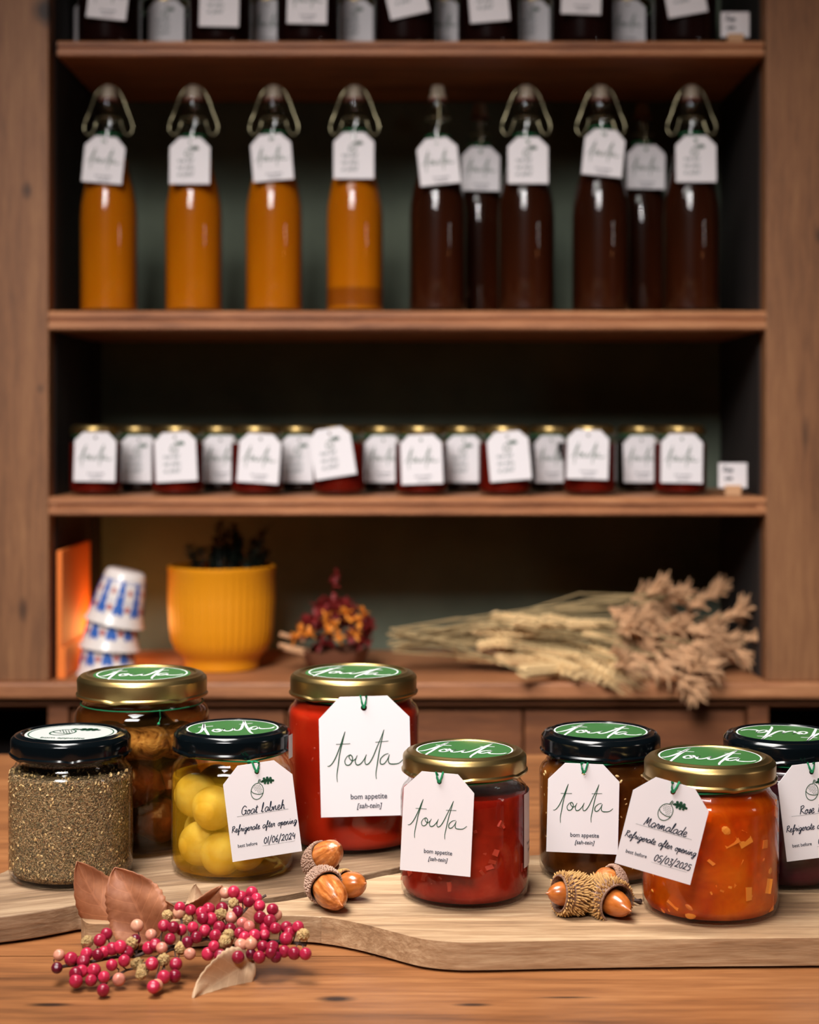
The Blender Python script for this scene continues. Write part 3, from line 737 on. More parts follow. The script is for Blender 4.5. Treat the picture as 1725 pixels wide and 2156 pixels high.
# 2 tall aubergine jar ---------------------------------------------------
R, H = .0411, .1055
root, ld, zs, rn = jar('pickle_jar', -.1657, 1.03, R, H, .0138, 'tall gold-lidded jar of brown aubergines in dark oil, behind the herb jar', M['gold'])
lid_sticker(ld, R, H, None, R_(6), r=.0300)
oil = contents(root, R, .005, .0820, M['olive_oil'], 'oil', .0008, .0)
k = 0
for (a, z, d, sx, sz, m) in ((-.55,.018,.0175,.0165,.0125,'aubergine'), (.55,.019,.0175,.0165,.013,'aubergine'), (0,.041,.0165,.0178,.0125,'aubergine'), (1.3,.040,.0168,.017,.0125,'aubergine'), (-1.2,.042,.0168,.017,.0125,'aubergine'),
                       (.15,.0655,.0185,.0195,.0105,'aubergine_pale'), (1.25,.064,.017,.016,.0115,'aubergine_pale'), (-1.1,.066,.0175,.017,.0105,'aubergine'), (2.4,.04,.018,.019,.02,'aubergine'), (-2.3,.04,.018,.018,.02,'aubergine'), (3.1,.06,.018,.018,.018,'aubergine'), (3.1,.02,.018,.018,.018,'aubergine'), (2.2,.018,.018,.017,.012,'aubergine')):
    b = MB(); nb = len(b.v); b.ball((0, 0, 0), (sx, .0155, sz), None, 28, 18)
    b.v = [(x*(1+.07*math.sin(9*z0*60+x*200)), y*(1+.05*math.cos(x*340)), z0*(1+.10*math.sin(x*260+k))) for x, y, z0 in b.v]
    k += 1; p = on_wall(R, a, z, d)
    b.build('aubergine', M[m], root, p, rot=(0, 0, a))
b = MB(); b.tube([(.017, -R+.0010, .0885), (.0168, -R+.0040, .084), (.0165, -R+.0002, .0800)], .0004); b.ball((.0165, -R-.0003, .0808), .0009); 
pts = [((rn+.0007)*math.cos(2*PI*i/40), (rn+.0007)*math.sin(2*PI*i/40), .0872) for i in range(40)]; b.tube(pts, .0004, 6, True)
b.build('string', M['string'], root)

# 3 goat labneh jar ------------------------------------------------------
R, H = .0354, .0825
root, ld, zs, rn = jar('labneh_jar', -.1033, .970, R, H, .0125, 'black-lidded jar of white cheese balls in yellow oil with a handwritten tag', M['black_lid'])
lid_sticker(ld, R, H, None, R_(20), r=.0286)
oil = contents(root, R, .005, .0555, M['oil'], 'oil', .0008, .0)
for (a, z, d) in ((-.42,.0395,.0137), (-.95,.0175,.0140), (.42,.0165,.0138), (.75,.041,.0140), (-.2,.0135,.0150), (-1.5,.043,.0140), (1.35,.022,.0140), (-2.2,.02,.0140), (2.3,.02,.0140), (2.2,.044,.0140), (-2.6,.044,.0140), (3.1,.03,.0140), (.2,.030,.028)):
    b = MB(); b.ball((0, 0, 0), (.0128, .0128, .0122), None, 30, 20)
    b.v = [(x*(1+.03*math.sin(z0*230+a)), y*(1+.03*math.sin(x*210)), z0*(1+.03*math.cos(x*250))) for x, y, z0 in b.v]
    b.build('labneh_ball', M['labneh'], root, on_wall(R, a, z, d), rot=(a, 0, a))
hang(root, rn, zs+.0068, at(551, 1705, .9245), (R_(-3), R_(-7), R_(8)), .0388, .0520, .0092, 'emblem', ['Goat Labneh', 'Refrigerate after opening', '01/06/2024'])
b = MB()
for s_, a0 in (('0117', -.72), ('20', -.32)):
    vs, fs = text_mesh(s_)
    q = []
    for v in vs:
        a = a0+v.x*.0042/R; q.append((math.sin(a)*(R+.00022), -math.cos(a)*(R+.00022), .0082+v.y*.0042))
    b.add(q, fs)
b.build('embossed_numbers', M['glass'], [c for c in kids(root) if c.name.startswith('glass_body')][0], smooth=False)
b = MB(); n = 6; vs = []
for i in range(n+1):
    a = 1.22+.20*i/n; vs += [(math.sin(a)*(R+.0004), -math.cos(a)*(R+.0004), z) for z in (.066, .0795)]
b.add(vs, [(2*i, 2*i+1, 2*i+3, 2*i+2) for i in range(n)]); b.build('paper_seal', M['paper'], ld)

# 4 tall red jar ------------------------------------------------------------
R, H = .0406, .1058
root, ld, zs, rn = jar('preserve_jar', -.0349, 1.035, R, H, .0138, 'tall gold-lidded jar of deep red preserve with the largest white tag', M['gold'])
lid_sticker(ld, R, H, None, R_(-14), r=.0300)
c4 = contents(root, R, .005, zs+.0045, M['red_smooth'], 'red_preserve', .0007, .0)
c4.data.transform(Matrix.Identity(4))
b = MB()
for k in range(40):
    a = random.uniform(-1.4, 1.4); z = random.uniform(.01, .08); b.ball(on_wall(R, a, z, .0010), (random.uniform(.0003, .0012), .0005, random.uniform(.0004, .0018)), Euler((0, random.uniform(0, 3), a)).to_matrix(), 6, 5)
f = b.build('seeds', M['redbit'], c4); f['kind'] = 'stuff'
hang(root, rn, zs+.0068, at(769, 1592, .9865), (R_(-4), R_(-1.6), R_(0)), .0540, .0704, .0128, 'word')

# 5 front red jam -----------------------------------------------------------
def jam(root, R, zs, ztop, gelm, corem, nm):
    g = contents(root, R, .005, ztop, M[gelm], nm, .0007, .001)
    contents(root, R-.0026, .005, ztop-.002, M[corem], nm+'_core', .0011, 0).data.transform(Matrix.Translation((0, 0, .0006)))
    return g
R, H = .0353, .0802
root, ld, zs, rn = jar('jam_jar', .0304, .917, R, H, .0122, 'short gold-lidded jar of chunky red jam at the middle, script tag on its left', M['gold'])
lid_sticker(ld, R, H, None, R_(-12), r=.0286)
g5 = jam(root, R, zs, .0580, 'red_gel', 'red_core', 'red_jam')
b = MB()
for k in range(60):
    a = random.uniform(-1.5, 1.5); z = random.uniform(.007, .052)
    chunk(b, on_wall(R, a, z, random.uniform(.0012, .0024)), (random.uniform(.0008, .0030), .0010, random.uniform(.0008, .0026)), (random.uniform(-.4, .4), random.uniform(0, 3), a))
f = b.build('fruit_pieces', M['redbit'], g5); f['kind'] = 'stuff'
hang(root, rn, zs+.0068, at(921, 1733, .8775), (R_(-3), R_(2.2), R_(-13)), .0380, .0526, .0092, 'word')
def wrap_label(root, R, a0, a1, z0, z1):
    b = MB(); n = 10; vs = []
    for i in range(n+1):
        a = a0+(a1-a0)*i/n; vs += [(math.sin(a)*(R+.0003), -math.cos(a)*(R+.0003), z) for z in (z0, z1)]
    b.add(vs, [(2*i, 2*i+2, 2*i+3, 2*i+1) for i in range(n)])
    o = b.build('wrap_label', M['paper'], root)
    b = MB()
    for j, (s_, q) in enumerate((('bom appetite', .3), ('[sah-tein]', .2))):
        vs, fs = text_mesh(s_)
        b.add([(math.sin(a0+.28+v.x*.0022/R)*(R+.0005), -math.cos(a0+.28+v.x*.0022/R)*(R+.0005), z0+(z1-z0)*q+v.y*.0024) for v in vs], fs)
    b.build('printed_words', M['ink_dark'], o, smooth=False)
wrap_label(root, R, 1.10, 2.4, .018, .058)

# 6 sesame fig jam ----------------------------------------------------------
R, H = .0355, .0825
root, ld, zs, rn = jar('jam_jar', .1105, .961, R, H, .0125, 'black-lidded jar of brown jam with sesame seeds and a straight script tag', M['black_lid'])
lid_sticker(ld, R, H, None, R_(-14), r=.0288)
g6 = jam(root, R, zs, zs+.004, 'fig_gel', 'fig_core', 'brown_jam')
b = MB()
for k in range(150):
    a = random.uniform(-1.5, 1.55); z = random.uniform(.008, zs+.001)
    if a < .4 and random.random() < .5: continue
    if z < .035 and random.random() < .6: continue
    b.ball(on_wall(R, a, z, .0011), (.0013, .0005, .0007), Euler((0, random.uniform(0, 3), a)).to_matrix(), 7, 5)
f = b.build('sesame_seeds', M['seed'], g6); f['kind'] = 'stuff'
hang(root, rn, zs+.0068, at(1228, 1702, .9205), (R_(-3), R_(1.5), R_(-4)), .0394, .0490, .0092, 'word')

# 7 marmalade ----------------------------------------------------------------
R, H = .0360, .0822
root, ld, zs, rn = jar('marmalade_jar', .1605, .888, R, H, .0125, 'gold-lidded jar of orange marmalade with a slanting handwritten tag', M['gold'])
lid_sticker(ld, R, H, None, R_(-16), r=.0292)
g7 = jam(root, R, zs, zs+.0045, 'orange_gel', 'orange_core', 'marmalade')
b = MB(); b2 = MB()
for k in range(85):
    a = random.uniform(-1.5, 1.5); z = random.uniform(.006, .058)
    q = b2 if random.random() < .35 else b
    s1 = random.uniform(.0016, .0046)
    if k % 2: q.ball(on_wall(R, a, z, random.uniform(.0016, .0032)), (s1*1.1, .0014, s1*random.uniform(.5, .9)), Euler((0, random.uniform(0, 3), a)).to_matrix(), 10, 7)
    else: chunk(q, on_wall(R, a, z, random.uniform(.0013, .0030)), (s1, .0012, s1*random.uniform(.5, 1)), (random.uniform(-.4, .4), random.uniform(0, 3), a))
chunk(b, on_wall(R, .05, .022, .0016), (.0046, .0006, .0046), (0, .75, .05))
f = b.build('orange_peel_pieces', M['peel'], g7, smooth=False); f['kind'] = 'stuff'
f = b2.build('pale_peel_pieces', M['peel_pale'], g7, smooth=False); f['kind'] = 'stuff'
hang(root, rn, zs+.0068, at(1398, 1744, .8410), (R_(-3), R_(14), R_(-10)), .0390, .0475, .0095, 'emblem', ['Marmalade', 'Refrigerate after opening', '05/03/2025'])
wrap_label(root, R, 1.42, 2.6, .020, .060)

# 8 rose petal ----------------------------------------------------------------
R, H = .0355, .0825
root, ld, zs, rn = jar('jam_jar', .2147, .953, R, H, .0125, 'black-lidded jar of very dark rose petal jam, cut off by the frame edge', M['black_lid'])
lid_sticker(ld, R, H, None, R_(168), r=.0288)
g8 = contents(root, R, .005, zs+.004, M['purple_gel'], 'rose_jam', .0007, .001)
hang(root, rn, zs+.0068, at(1719, 1706, .9115), (R_(-3), R_(-6), R_(4)), .0390, .0515, .0092, 'emblem', ['Rose Petal', 'Refrigerate after opening', '05/03/2025'])

# ------------------------------------------------------------------ acorns
def frame_to(d, roll=0):
    q = Vector(d).normalized().to_track_quat('Z', 'Y'); return q.to_matrix() @ Matrix.Rotation(roll, 3, 'Z')
def acorn(root, base, tip, r, style, scale_m, showcup=True, nutm='nut', cup_r=None, cup_len=.55, nutlen=None):
    """base, tip world points on the axis; cup hugs the base end"""
    o = Vector(root.location); base = Vector(base)-o; tip = Vector(tip)-o
    ax = tip-base; L = ax.length; Rm = frame_to(ax)
    T0 = Matrix.Translation(base) @ Rm.to_4x4()
    b = MB(); prof = []
    for i in range(17):
        q = i/16; rr = r*(math.sin(PI*min(q, .5))**.7 if q < .5 else (1-((q-.5)/.5)**2.3)**.62 if q < .97 else .10)
        prof.append((rr, L*q))
    prof[0] = (0, 0); prof += [(r*.07, L*1.03), (0, L*1.05)]
    def fn(rr, z, a): return rr*(1+(.025*math.sin(7*a)+.018*math.sin(13*a+1)) * (1 if style == 'wrinkled' else .25)), z
    b.lathe(prof, 40, fn=fn); n = b.build('nut', M[nutm], root, ang=80); n.matrix_local = T0
    cr = cup_r or r*1.16; cl = L*cup_len
    b = MB(); prof = [(0, -cr*.28), (cr*.45, -cr*.2), (cr*.8, cl*.12), (cr*1.0, cl*.45), (cr*1.04, cl*.8), (cr*1.0, cl), (cr*.93, cl*1.0), (cr*.9, cl*.8), (cr*.86, cl*.4), (cr*.5, cl*.05), (0, 0)]
    b.lathe(prof, 36); c = b.build('acorn_cup', M['cup'], root, ang=80); c.matrix_local = T0
    s = MB(); rows = 13 if style != 'shaggy' else 14
    for i in range(rows):
        q = (i+.3)/rows; 
        # walk the outer profile
        pr = prof[:6]; f = q*5*.999; j = int(f); t_ = f-j
        rr = pr[j][0]*(1-t_)+pr[j+1][0]*t_; z = pr[j][1]*(1-t_)+pr[j+1][1]*t_
        n_ = max(6, int(2*PI*rr/(.0012 if style != 'shaggy' else .0014)))
        for k in range(n_):
            a = 2*PI*(k+.5*(i % 2))/n_+random.uniform(-.06, .06)
            out = Vector((math.cos(a), math.sin(a), 0)); p = out*rr+Vector((0, 0, z))
            if style == 'shaggy':
                d = (out*random.uniform(.6, 1.0)+Vector((0, 0, -.75+random.uniform(-.25, .3)+(.9*q if q > .8 else 0)))).normalized(); ln = random.uniform(.0022, .0038)*(1-.45*max(0, q-.6)/.4); wd = .00055
                s.ball(p+d*ln*.35, (.00055, .00042, ln*.6), frame_to(d), 5, 5)
            else:
                s.ball(p, (random.uniform(.0006, .0009), .0006, random.uniform(.0006, .0009)), Euler((0, 0, a)).to_matrix(), 5, 4)
    f_ = s.build('cup_scales', M[scale_m], c, smooth=True); f_['kind'] = 'stuff'
    return n, c
ac = empty('acorn_cluster', (*onz(700, 1880).xy, 0), 'three acorns in grey knobbly cups between the yellow and red jars', 'acorns')
acorn(ac, at(656, 1826, .930), at(714, 1782, .913), .0081, 'wrinkled', 'cup_g', cup_len=.50)
acorn(ac, at(668, 1848, .8985), at(719, 1905, .873), .0082, 'wrinkled', 'cup_g', cup_len=.36)
acorn(ac, at(706, 1867, .910), at(769, 1860, .898), .0071, 'smooth', 'cup_y', nutm='nut2', cup_len=.40)
ac = empty('acorn_cluster', (*onz(1255, 1900).xy, 0), 'acorns in golden shaggy cups joined by a twig, in front of the brown jam', 'acorns')
acorn(ac, at(1240, 1882, .880), at(1153, 1881, .871), .0066, 'shaggy', 'cup_y', nutm='nut2', cup_r=.0096, cup_len=.74)
acorn(ac, at(1246, 1876, .889), at(1326, 1917, .860), .0071, 'shaggy', 'cup_y', nutm='nut2', cup_r=.0104, cup_len=.68)
acorn(ac, at(1308, 1868, .910), at(1248, 1858, .905), .0092, 'wrinkled', 'cup_g', cup_len=.45)
b = MB(); o = Vector(ac.location)
b.tube([at(1240, 1885, .897)-o, at(1290, 1890, .905)-o, at(1322, 1884, .905)-o, at(1340, 1896, .900)-o, at(1349, 1897, .896)-o], [.0016, .0016, .0014, .0010, .0014], 7)
b.tube([at(1324, 1893, .900)-o, at(1338, 1897, .893)-o, at(1347, 1897, .8935)-o], .0006, 5); b.build('twig', M['bark'], ac)

# ------------------------------------------------------------------ berry sprig with leaves
sp = empty('berry_sprig', (*onz(380, 2020, TZ).xy, TZ), 'sprig of pink pepper berries with dry brown leaves lying before the boards', 'sprig')
so = Vector(sp.location)
def bdepth(px, py, r=.0031):
    Y = .798+(2100-py)/240*.058
    Ym = (HC-(TZ+r))*F/(py-HY)
    return min(Y, Ym)
Z4 = lambda x, y: (80+x/2.875, 1730+y/2.875)
PINK = '1185,425 1295,428 1230,455 1275,485 1342,510 1325,465 925,535 860,520 1033,530 1115,525 990,550 1000,585 1050,590 1420,530 1345,580 1405,600 1575,637 1438,645 762,630 820,640 868,655 938,640 1010,660 1098,640 1165,650 1222,675 1372,685 1505,640 1525,670 1503,708 800,710 1075,690 1310,690 1362,755 1420,760 1065,755 1030,800 1105,812 1410,795 1212,820 1552,797 1620,800 1490,785 1340,820 835,862 690,860 762,940 828,935 498,758 365,805 295,800 275,845 522,842 447,868 200,830 415,680 375,718 670,765 400,788 322,960 400,940 230,920 395,1020 230,965 700,1000 540,790 450,770 340,900 265,905 1250,700 1380,640 960,700 710,745'
PALE = '128,808 490,955 855,550 600,630 685,685 750,765 1170,580 1445,565 1238,615 1280,635 1230,745 1135,430 720,990 1290,740 920,800'
HUSK = '300,727 785,570 910,590 1185,495 1108,562 1155,685 1130,725 865,765 1280,725 600,860 635,900 762,835 570,735 1605,685 625,925'
DARK = '1210,545 1160,800 590,715 905,730 1290,800 1440,820 115,885'
def pl(s): return [tuple(float(q) for q in p.split(',')) for p in s.split()]
b = MB(); prof = []
for i in range(15):
    a = PI*i/14; rr = math.sin(a); zz = math.cos(a)
    if i < 3: zz -= .14*(1-i/3)
    prof.append((rr*(1.0), zz))
prof[0] = (0, prof[0][1]); prof[-1] = (0, -1)
b.lathe(prof, 20)
bm_ = b
def mk(m, crinkle=0):
    q = MB(); q.v = [Vector(v)*(1+(random.uniform(-crinkle, crinkle) if crinkle else 0)) for v in bm_.v]; q.v = [tuple(v) for v in q.v]; q.f = bm_.f
    o = q.build('berry' if not crinkle else 'husk', M[m], sp, ang=80 if not crinkle else 10); return o
protos = {}
allb = []
for m, lst, r0, cr in (('berry', PINK, .00315, 0), ('berry_pale', PALE, .0031, 0), ('husk', HUSK, .0029, .16), ('berry_dark', DARK, .0029, 0)):
    for i, (x, y) in enumerate(pl(lst)):
        px, py = Z4(x, y); Y = bdepth(px, py)-random.uniform(0, .006)
        Y = min(Y, (HC-(TZ+.0031))*F/(py-HY))
        c = at(px, py, Y)
        if i == 0 or cr: o = mk(m, cr); protos[m] = o
        else:
            o = protos[m].copy(); COL.objects.link(o); o.parent = sp
        r = r0*random.uniform(.9, 1.08); o.location = c-so; o.scale = (r, r, r)
        d = Vector((random.uniform(-.8, .8), -1, random.uniform(-.2, .8)))
        o.rotation_euler = frame_to(d).to_euler()
        allb.append((c, r, px, py, d))
# stems: short stalks from each berry to a branching spine
spine_px = [(115, 2040), (200, 2025), (290, 2010), (380, 1990), (450, 1975), (520, 1968), (585, 1985), (645, 1990)]
br2 = [(450, 1975), (500, 1935), (530, 1900), (560, 1885)]
br3 = [(380, 1990), (300, 2030), (230, 2060), (210, 2085)]
br4 = [(520, 1968), (580, 1950), (625, 1945)]
b = MB(); nodes = []
for br, r in ((spine_px, .0009), (br2, .0007), (br3, .0006), (br4, .0006)):
    pts = [at(x, y, bdepth(x, y)+.004) for x, y in br]
    for p in pts: p.z = max(p.z, TZ+.0012)
    fine = []
    for i in range(len(pts)-1):
        for k in range(4): fine.append(pts[i].lerp(pts[i+1], k/4)+Vector((random.uniform(-.0006, .0006),)*3))
    fine.append(pts[-1]); nodes += fine
    b.tube([p-so for p in fine], r, 6)
for (c, r, px, py, d) in allb:
    n = min(nodes, key=lambda p: (p-c).length+.5*abs(p.x-c.x)); mid = c.lerp(n, .55)+Vector((random.uniform(-.002, .002), .002, random.uniform(-.001, .002)))
    mid.z = max(mid.z, TZ+.0008)
    b.tube([n-so, mid-so, c+Vector((0, .0015, 0))-so], .00035, 5)
b.build('twig', M['bark'], sp)
def leaf(base, tip, hw, side, curl=.1, fold=.3, m='leaf', shape=1.0, name='leaf', bend=0.0):
    base, tip, side = Vector(base), Vector(tip), Vector(side)
    ax = tip-base; L = ax.length; a = ax/L; s = (side-a*side.dot(a)).normalized(); n = a.cross(s)
    nu, nv = 34, 12; vs = []; fs = []; uvs = []
    for i in range(nu+1):
        u = i/nu
        wd = hw*(u**.55*(1-u)**.85)/.385+.0001
        wd *= 1+.03*(i % 3-1)*(1 if .05 < u < .95 else 0)
        ctr = base+a*(L*u)+n*(curl*L*math.sin(PI*u))+s*(bend*L*math.sin(PI*u))
        for j in range(nv+1):
            v = j/nv*2-1
            dz = fold*abs(v)*wd+.12*hw*math.sin(u*9+v*3)*abs(v)-.02*hw*math.cos((u-abs(v)*.3)*44)*(1-abs(v))
            vs.append(ctr+s*(v*wd)+n*dz-so); uvs.append((u, j/nv))
    for i in range(nu):
        for j in range(nv):
            k = i*(nv+1)+j; fs.append((k, k+1, k+nv+2, k+nv+1))
    b = MB(); b.add(vs, fs); o = b.build(name, M[m], sp, ang=180)
    ul = o.data.uv_layers.new(name='UVMap')
    for lp in o.data.loops: ul.data[lp.index].uv = uvs[lp.vertex_index]
    sd = o.modifiers.new('thickness', 'SOLIDIFY'); sd.thickness = .00035
    return o
leaf(at(292, 1978, .862), at(163, 1814, .868), .0135, (1, .1, .55), .06, .25, 'leaf', bend=-.10)
leaf(at(318, 1985, .855), at(243, 1826, .862), .0160, (1, -.1, .3), -.05, -.22, 'leaf', bend=.05)
leaf(at(290, 1965, .866), at(372, 1913, .872), .0120, (.55, -.1, -.8), .05, -.15, 'leaf', bend=-.15)
leaf(at(380, 1925, .872), at(468, 1866, .868), .0085, (.5, -.3, .8), .10, .6, 'leaf', bend=0)
leaf(at(395, 1930, .868), at(412, 1862, .872), .0052, (1, -.3, .2), .12, .5, 'leaf_pale')
leaf(at(500, 1930, .87), at(540, 1890, .872), .008, (1, -.3, .2), .1, .4, 'leaf')
leaf(at(532, 2022, .822), at(405, 2106, .794), .0125, (.55, .25, -.8), -.06, .30, 'leaf_pale', .8)
leaf(at(440, 1990, .85), at(500, 1960, .86), .007, (.3, -.3, .8), .1, .3, 'leaf')

# ------------------------------------------------------------------ swing-top bottles on the upper shelf
ORD = ['first', 'second', 'third', 'fourth', 'fifth', 'sixth', 'seventh', 'eighth']
def bottle(px, Y, fluid, label, tag_roll, kind, pyT, cut=None, wdT=.0455, htT=.053, side=False, yaw=0, group='swing-top bottles on the upper shelf'):
    x = (px-CX)/F*Y
    root = empty('swing_top_bottle', (x, Y, S1+.0002), label, 'bottle', group)
    R = .0331
    out = [(0, .003), (R-.006, .001), (R-.002, .001), (R, .004), (R, .108), (R*.97, .124), (R*.86, .144), (R*.68, .166), (R*.50, .184), (R*.42, .198), (.0128, .21), (.0125, .232), (.0140, .234), (.0140, .241), (.0118, .243), (.0118, .246)]
    inn = [(max(r-.0025, 0), z+(.004 if z < .003 else 0)) for r, z in reversed(out) if r > 0]+[(0, .006)]
    b = MB(); b.lathe(out+inn, 48); g = b.build('glass_body', M['glass'], root, ang=60)
    zf = .176 if fluid == 'juice' else .182
    prof = [(0, .0055)]+[(r-.0013, z+.003 if z < .003 else z) for r, z in out[1:] if z < zf]
    rl = prof[-1][0]; prof += [(rl*.97, zf), (0, zf)]
    b = MB(); b.lathe(prof, 40); b.build('juice' if fluid == 'juice' else 'syrup', M[fluid], root, ang=60)
    if cut:
        b = MB(); b.lathe([(0, .006), (R-.0055, .0058), (R-.0011, .008), (R-.0011, .028), (0, .028)], 40); b.build('sediment', M['sediment'], root)
    b = MB(); b.lathe([(0, .262), (.0062, .2615), (.0078, .259), (.0082, .252), (.0098, .2485), (.0098, .2465), (.008, .246), (0, .246)], 24); st = b.build('stopper', M['ceramic'], root)
    b = MB(); b.lathe([(.0082, .2462), (.0108, .2462), (.0108, .2435), (.0082, .2435)], 24); b.build('seal_ring', M['rubber'], st)
    b = MB()
    for s in (-1, 1):
        pts = [(0, 0, .2600), (s*.0085, 0, .2585), (s*.0155, 0, .2490), (s*.0225, 0, .2300), (s*.0272, -.001, .2180), (s*.0275, -.002, .2100), (s*.0235, -.003, .2045), (s*.0185, -.003, .2070), (s*.0150, -.001, .2160), (s*.0135, 0, .2230)]
        pts = [(p[1]*1.0 if side else p[0], p[0] if side else p[1], p[2]) for p in pts]
        if side: pts = [(p[0]+.012*max(0, (.25-p[2])/.05)*.3, p[1]*.8, p[2]) for p in pts]
        q = smooth([(p[0], p[2]) for p in pts], 4); yy = [p[1] for p in pts]
        P3 = []
        for i, v in enumerate(q):
            k = i/(len(q)-1)*(len(yy)-1); j = min(int(k), len(yy)-2); P3.append((v.x, yy[j]*(1-k+j)+yy[j+1]*(k-j), v.y))
        b.tube(P3, .0009, 8)
    pts = [(.0134*math.cos(2*PI*i/24), .0134*math.sin(2*PI*i/24), .2232) for i in range(24)]; b.tube(pts, .0010, 6, True)
    b.build('wire_bail', M['wire'], root)
    zc = HC-(pyT-HY)/F*(Y-.03)-S1
    dx = 0
    tag_card(root, (dx, -.0345 if zc < .17 else -.031, zc), (R_(-4), R_(tag_roll), R_(yaw)), wdT, htT, .011, kind, fine=False)
    b = MB(); zt = zc+htT/2-.006
    b.tube([(-.004, -.0145, zt+.012), (-.001, -.0325, zt)], .0006); b.tube([(.004, -.0145, zt+.012), (.001, -.0325, zt)], .0006)
    b.tube([(.0142*math.cos(2*PI*i/24), .0142*math.sin(2*PI*i/24), zt+.012) for i in range(24)], .0006, 6, True)
    b.build('string', M['string'], root)
    return root
YF, YK = D0+.055, D0+.165
jl = ['orange juice bottle beside the left post, its tag tilted down to the right', 'orange juice bottle with upright emblem tag, second from the left post', 'orange juice bottle, third from the left, tag tilted down to the left', 'orange juice bottle with darker sediment at its base, rightmost of the orange four']
for px, roll, kind, pyT, lb, sd in ((229, 5, 'word', 337, jl[0], 0), (408, 0, 'emblem', 340, jl[1], 0), (577, -5, 'word', 332, jl[2], 0), (747, 0, 'emblem', 328, jl[3], 1)):
    bottle(px, YF, 'juice', lb, roll, kind, pyT, sd)
bottle(922, YF, 'tea', 'dark syrup bottle with its wire turned sideways, tag tilted down to the left', -6, 'word', 341, side=True)
bottle(1108, YF, 'tea', 'dark syrup bottle, second of the front dark ones, straight emblem tag', 0, 'emblem', 338)
bottle(1265, YF, 'tea', 'dark syrup bottle with the highest tag, tilted down to the right', 6, 'word', 322)
bottle(1456, YF, 'tea', 'dark syrup bottle at the right end of the shelf, straight emblem tag', 0, 'emblem', 335)
bottle(1010, YK, 'tea', 'dark syrup bottle in the back row, between the first two dark front ones', 1, 'word', 356, side=True)
bottle(1353, YK, 'tea', 'dark syrup bottle in the back row, between the last two dark front ones', 1, 'word', 352, side=True)

# ------------------------------------------------------------------ small jars on the middle shelf and top shelf
def make_small(fluid, Rj=.0300, Hj=.0800, name='shelf_jar', lidm='gold'):
    root = empty(name, (0, 0, 0), 'x', 'jar'); root['h'] = Hj; root['lid'] = .0105
    out, inn, zs, rn = jar_profile(Rj, Hj, .0105)
    b = MB(); b.lathe(out+inn, 48); b.build('glass_body', M['glass'], root, ang=70)
    c = contents(root, Rj, .005, zs-.003, M[fluid], 'jam')
    lid(root, Rj-.0012, Hj, .0105, M[lidm])
    b = MB(); b.tube([((rn+.001)*math.cos(2*PI*i/24), (rn+.001)*math.sin(2*PI*i/24), zs+.006) for i in range(24)], .0006, 6, True)
    b.tube([(-.003, -rn-.001, zs+.006), (0, -Rj-.001, zs-.003)], .0006, 5); b.tube([(.003, -rn-.001, zs+.006), (0, -Rj-.001, zs-.003)], .0006, 5)
    b.build('string', M['string'], root)
    return root, zs
pj, zsj = make_small('shelf_jam'); pk, _ = make_small('shelf_dark'); used = set()
def place(proto, px, Y, zbase, label, group, tag_px, tag_py, roll, kind, yaw=0, wd=.0465, ht=.0550, Rj=.030):
    o = proto if proto.name not in used else clone(proto)
    used.add(proto.name)
    x = (px-CX)/F*Y; o.location = (x, Y, zbase+.0002); o['label'] = label; o['group'] = group
    Yt = Y-Rj-.003; p = at(tag_px, tag_py, Yt)
    pend.append((o, p-Vector(o.location), (R_(-3), R_(roll), R_(yaw)), wd, ht, kind))
    return o
pend = []
YJ, YJK = D0+.042, D0+.135
fr_ = [(202,200,962,1,'word'), (375,370,962,-3,'emblem'), (542,546,965,4,'word'), (714,700,953,-9,'emblem'), (887,888,967,-2,'word'), (1063,1072,960,-5,'emblem'), (1242,1238,957,2,'word'), (1432,1436,965,1,'word')]
for i, (px, tp, ty, roll, kind) in enumerate(fr_):
    ex = {3: 'tag tilted most', 5: 'tag tilted left'}.get(i, 'white tag')
    place(pj, px, YJ, S2, 'dark red jam jar, %s, %s from left in the middle shelf front row' % (ex, ORD[i]), 'red jam jars in front on the middle shelf', tp, ty, roll, kind)
bk = [(290,0,'emblem'), (462,0,'word'), (628,0,'emblem'), (805,0,'word'), (975,0,'emblem'), (1160,25,'word'), (1350,8,'word')]
for i, (px, yaw, kind) in enumerate(bk):
    place(pk, px, YJK, S2, 'blackish jam jar, %s from left in the middle shelf back row' % ORD[i], 'blackish jam jars behind on the middle shelf', px+2, 966, 0, kind, yaw, wd=.0445)
# top shelf: back row small jars, front row tall dark jars
YT, YTK = D0+.05, D0+.14
for i, (tp, kind) in enumerate(((163,'word'), (350,'emblem'), (563,'word'), (748,'emblem'), (933,'word'), (1120,'emblem'), (1322,'word'))):
    place(pk, max(tp, 219), YTK, S0, 'blackish jar in the back row of the top shelf, %s from left' % ORD[i], 'blackish jars behind on the top shelf', max(tp, 194), 48, 0, kind, 0, wd=.042)
tall, _ = make_small('shelf_dark', .036, .150, 'tall_jar')
for i, (tp, tb, roll, kind) in enumerate(((229,-14,6,'word'), (462,2,1,'emblem'), (647,-4,1,'word'), (852,-20,-13,'emblem'), (1028,-8,-5,'emblem'), (1225,-24,2,'word'), (1440,-22,-10,'emblem'))):
    place(tall, tp+2, YT, S0, 'tall dark jar cut off by the top edge, %s from left on top shelf' % ORD[i], 'tall dark jars in front on the top shelf', tp, tb, roll, kind, 0, wd=.0445, ht=.058, Rj=.036)
for (o, loc, rot, wd, ht, kind) in pend: tag_card(o, loc, rot, wd, ht, .0095, kind, fine=False)

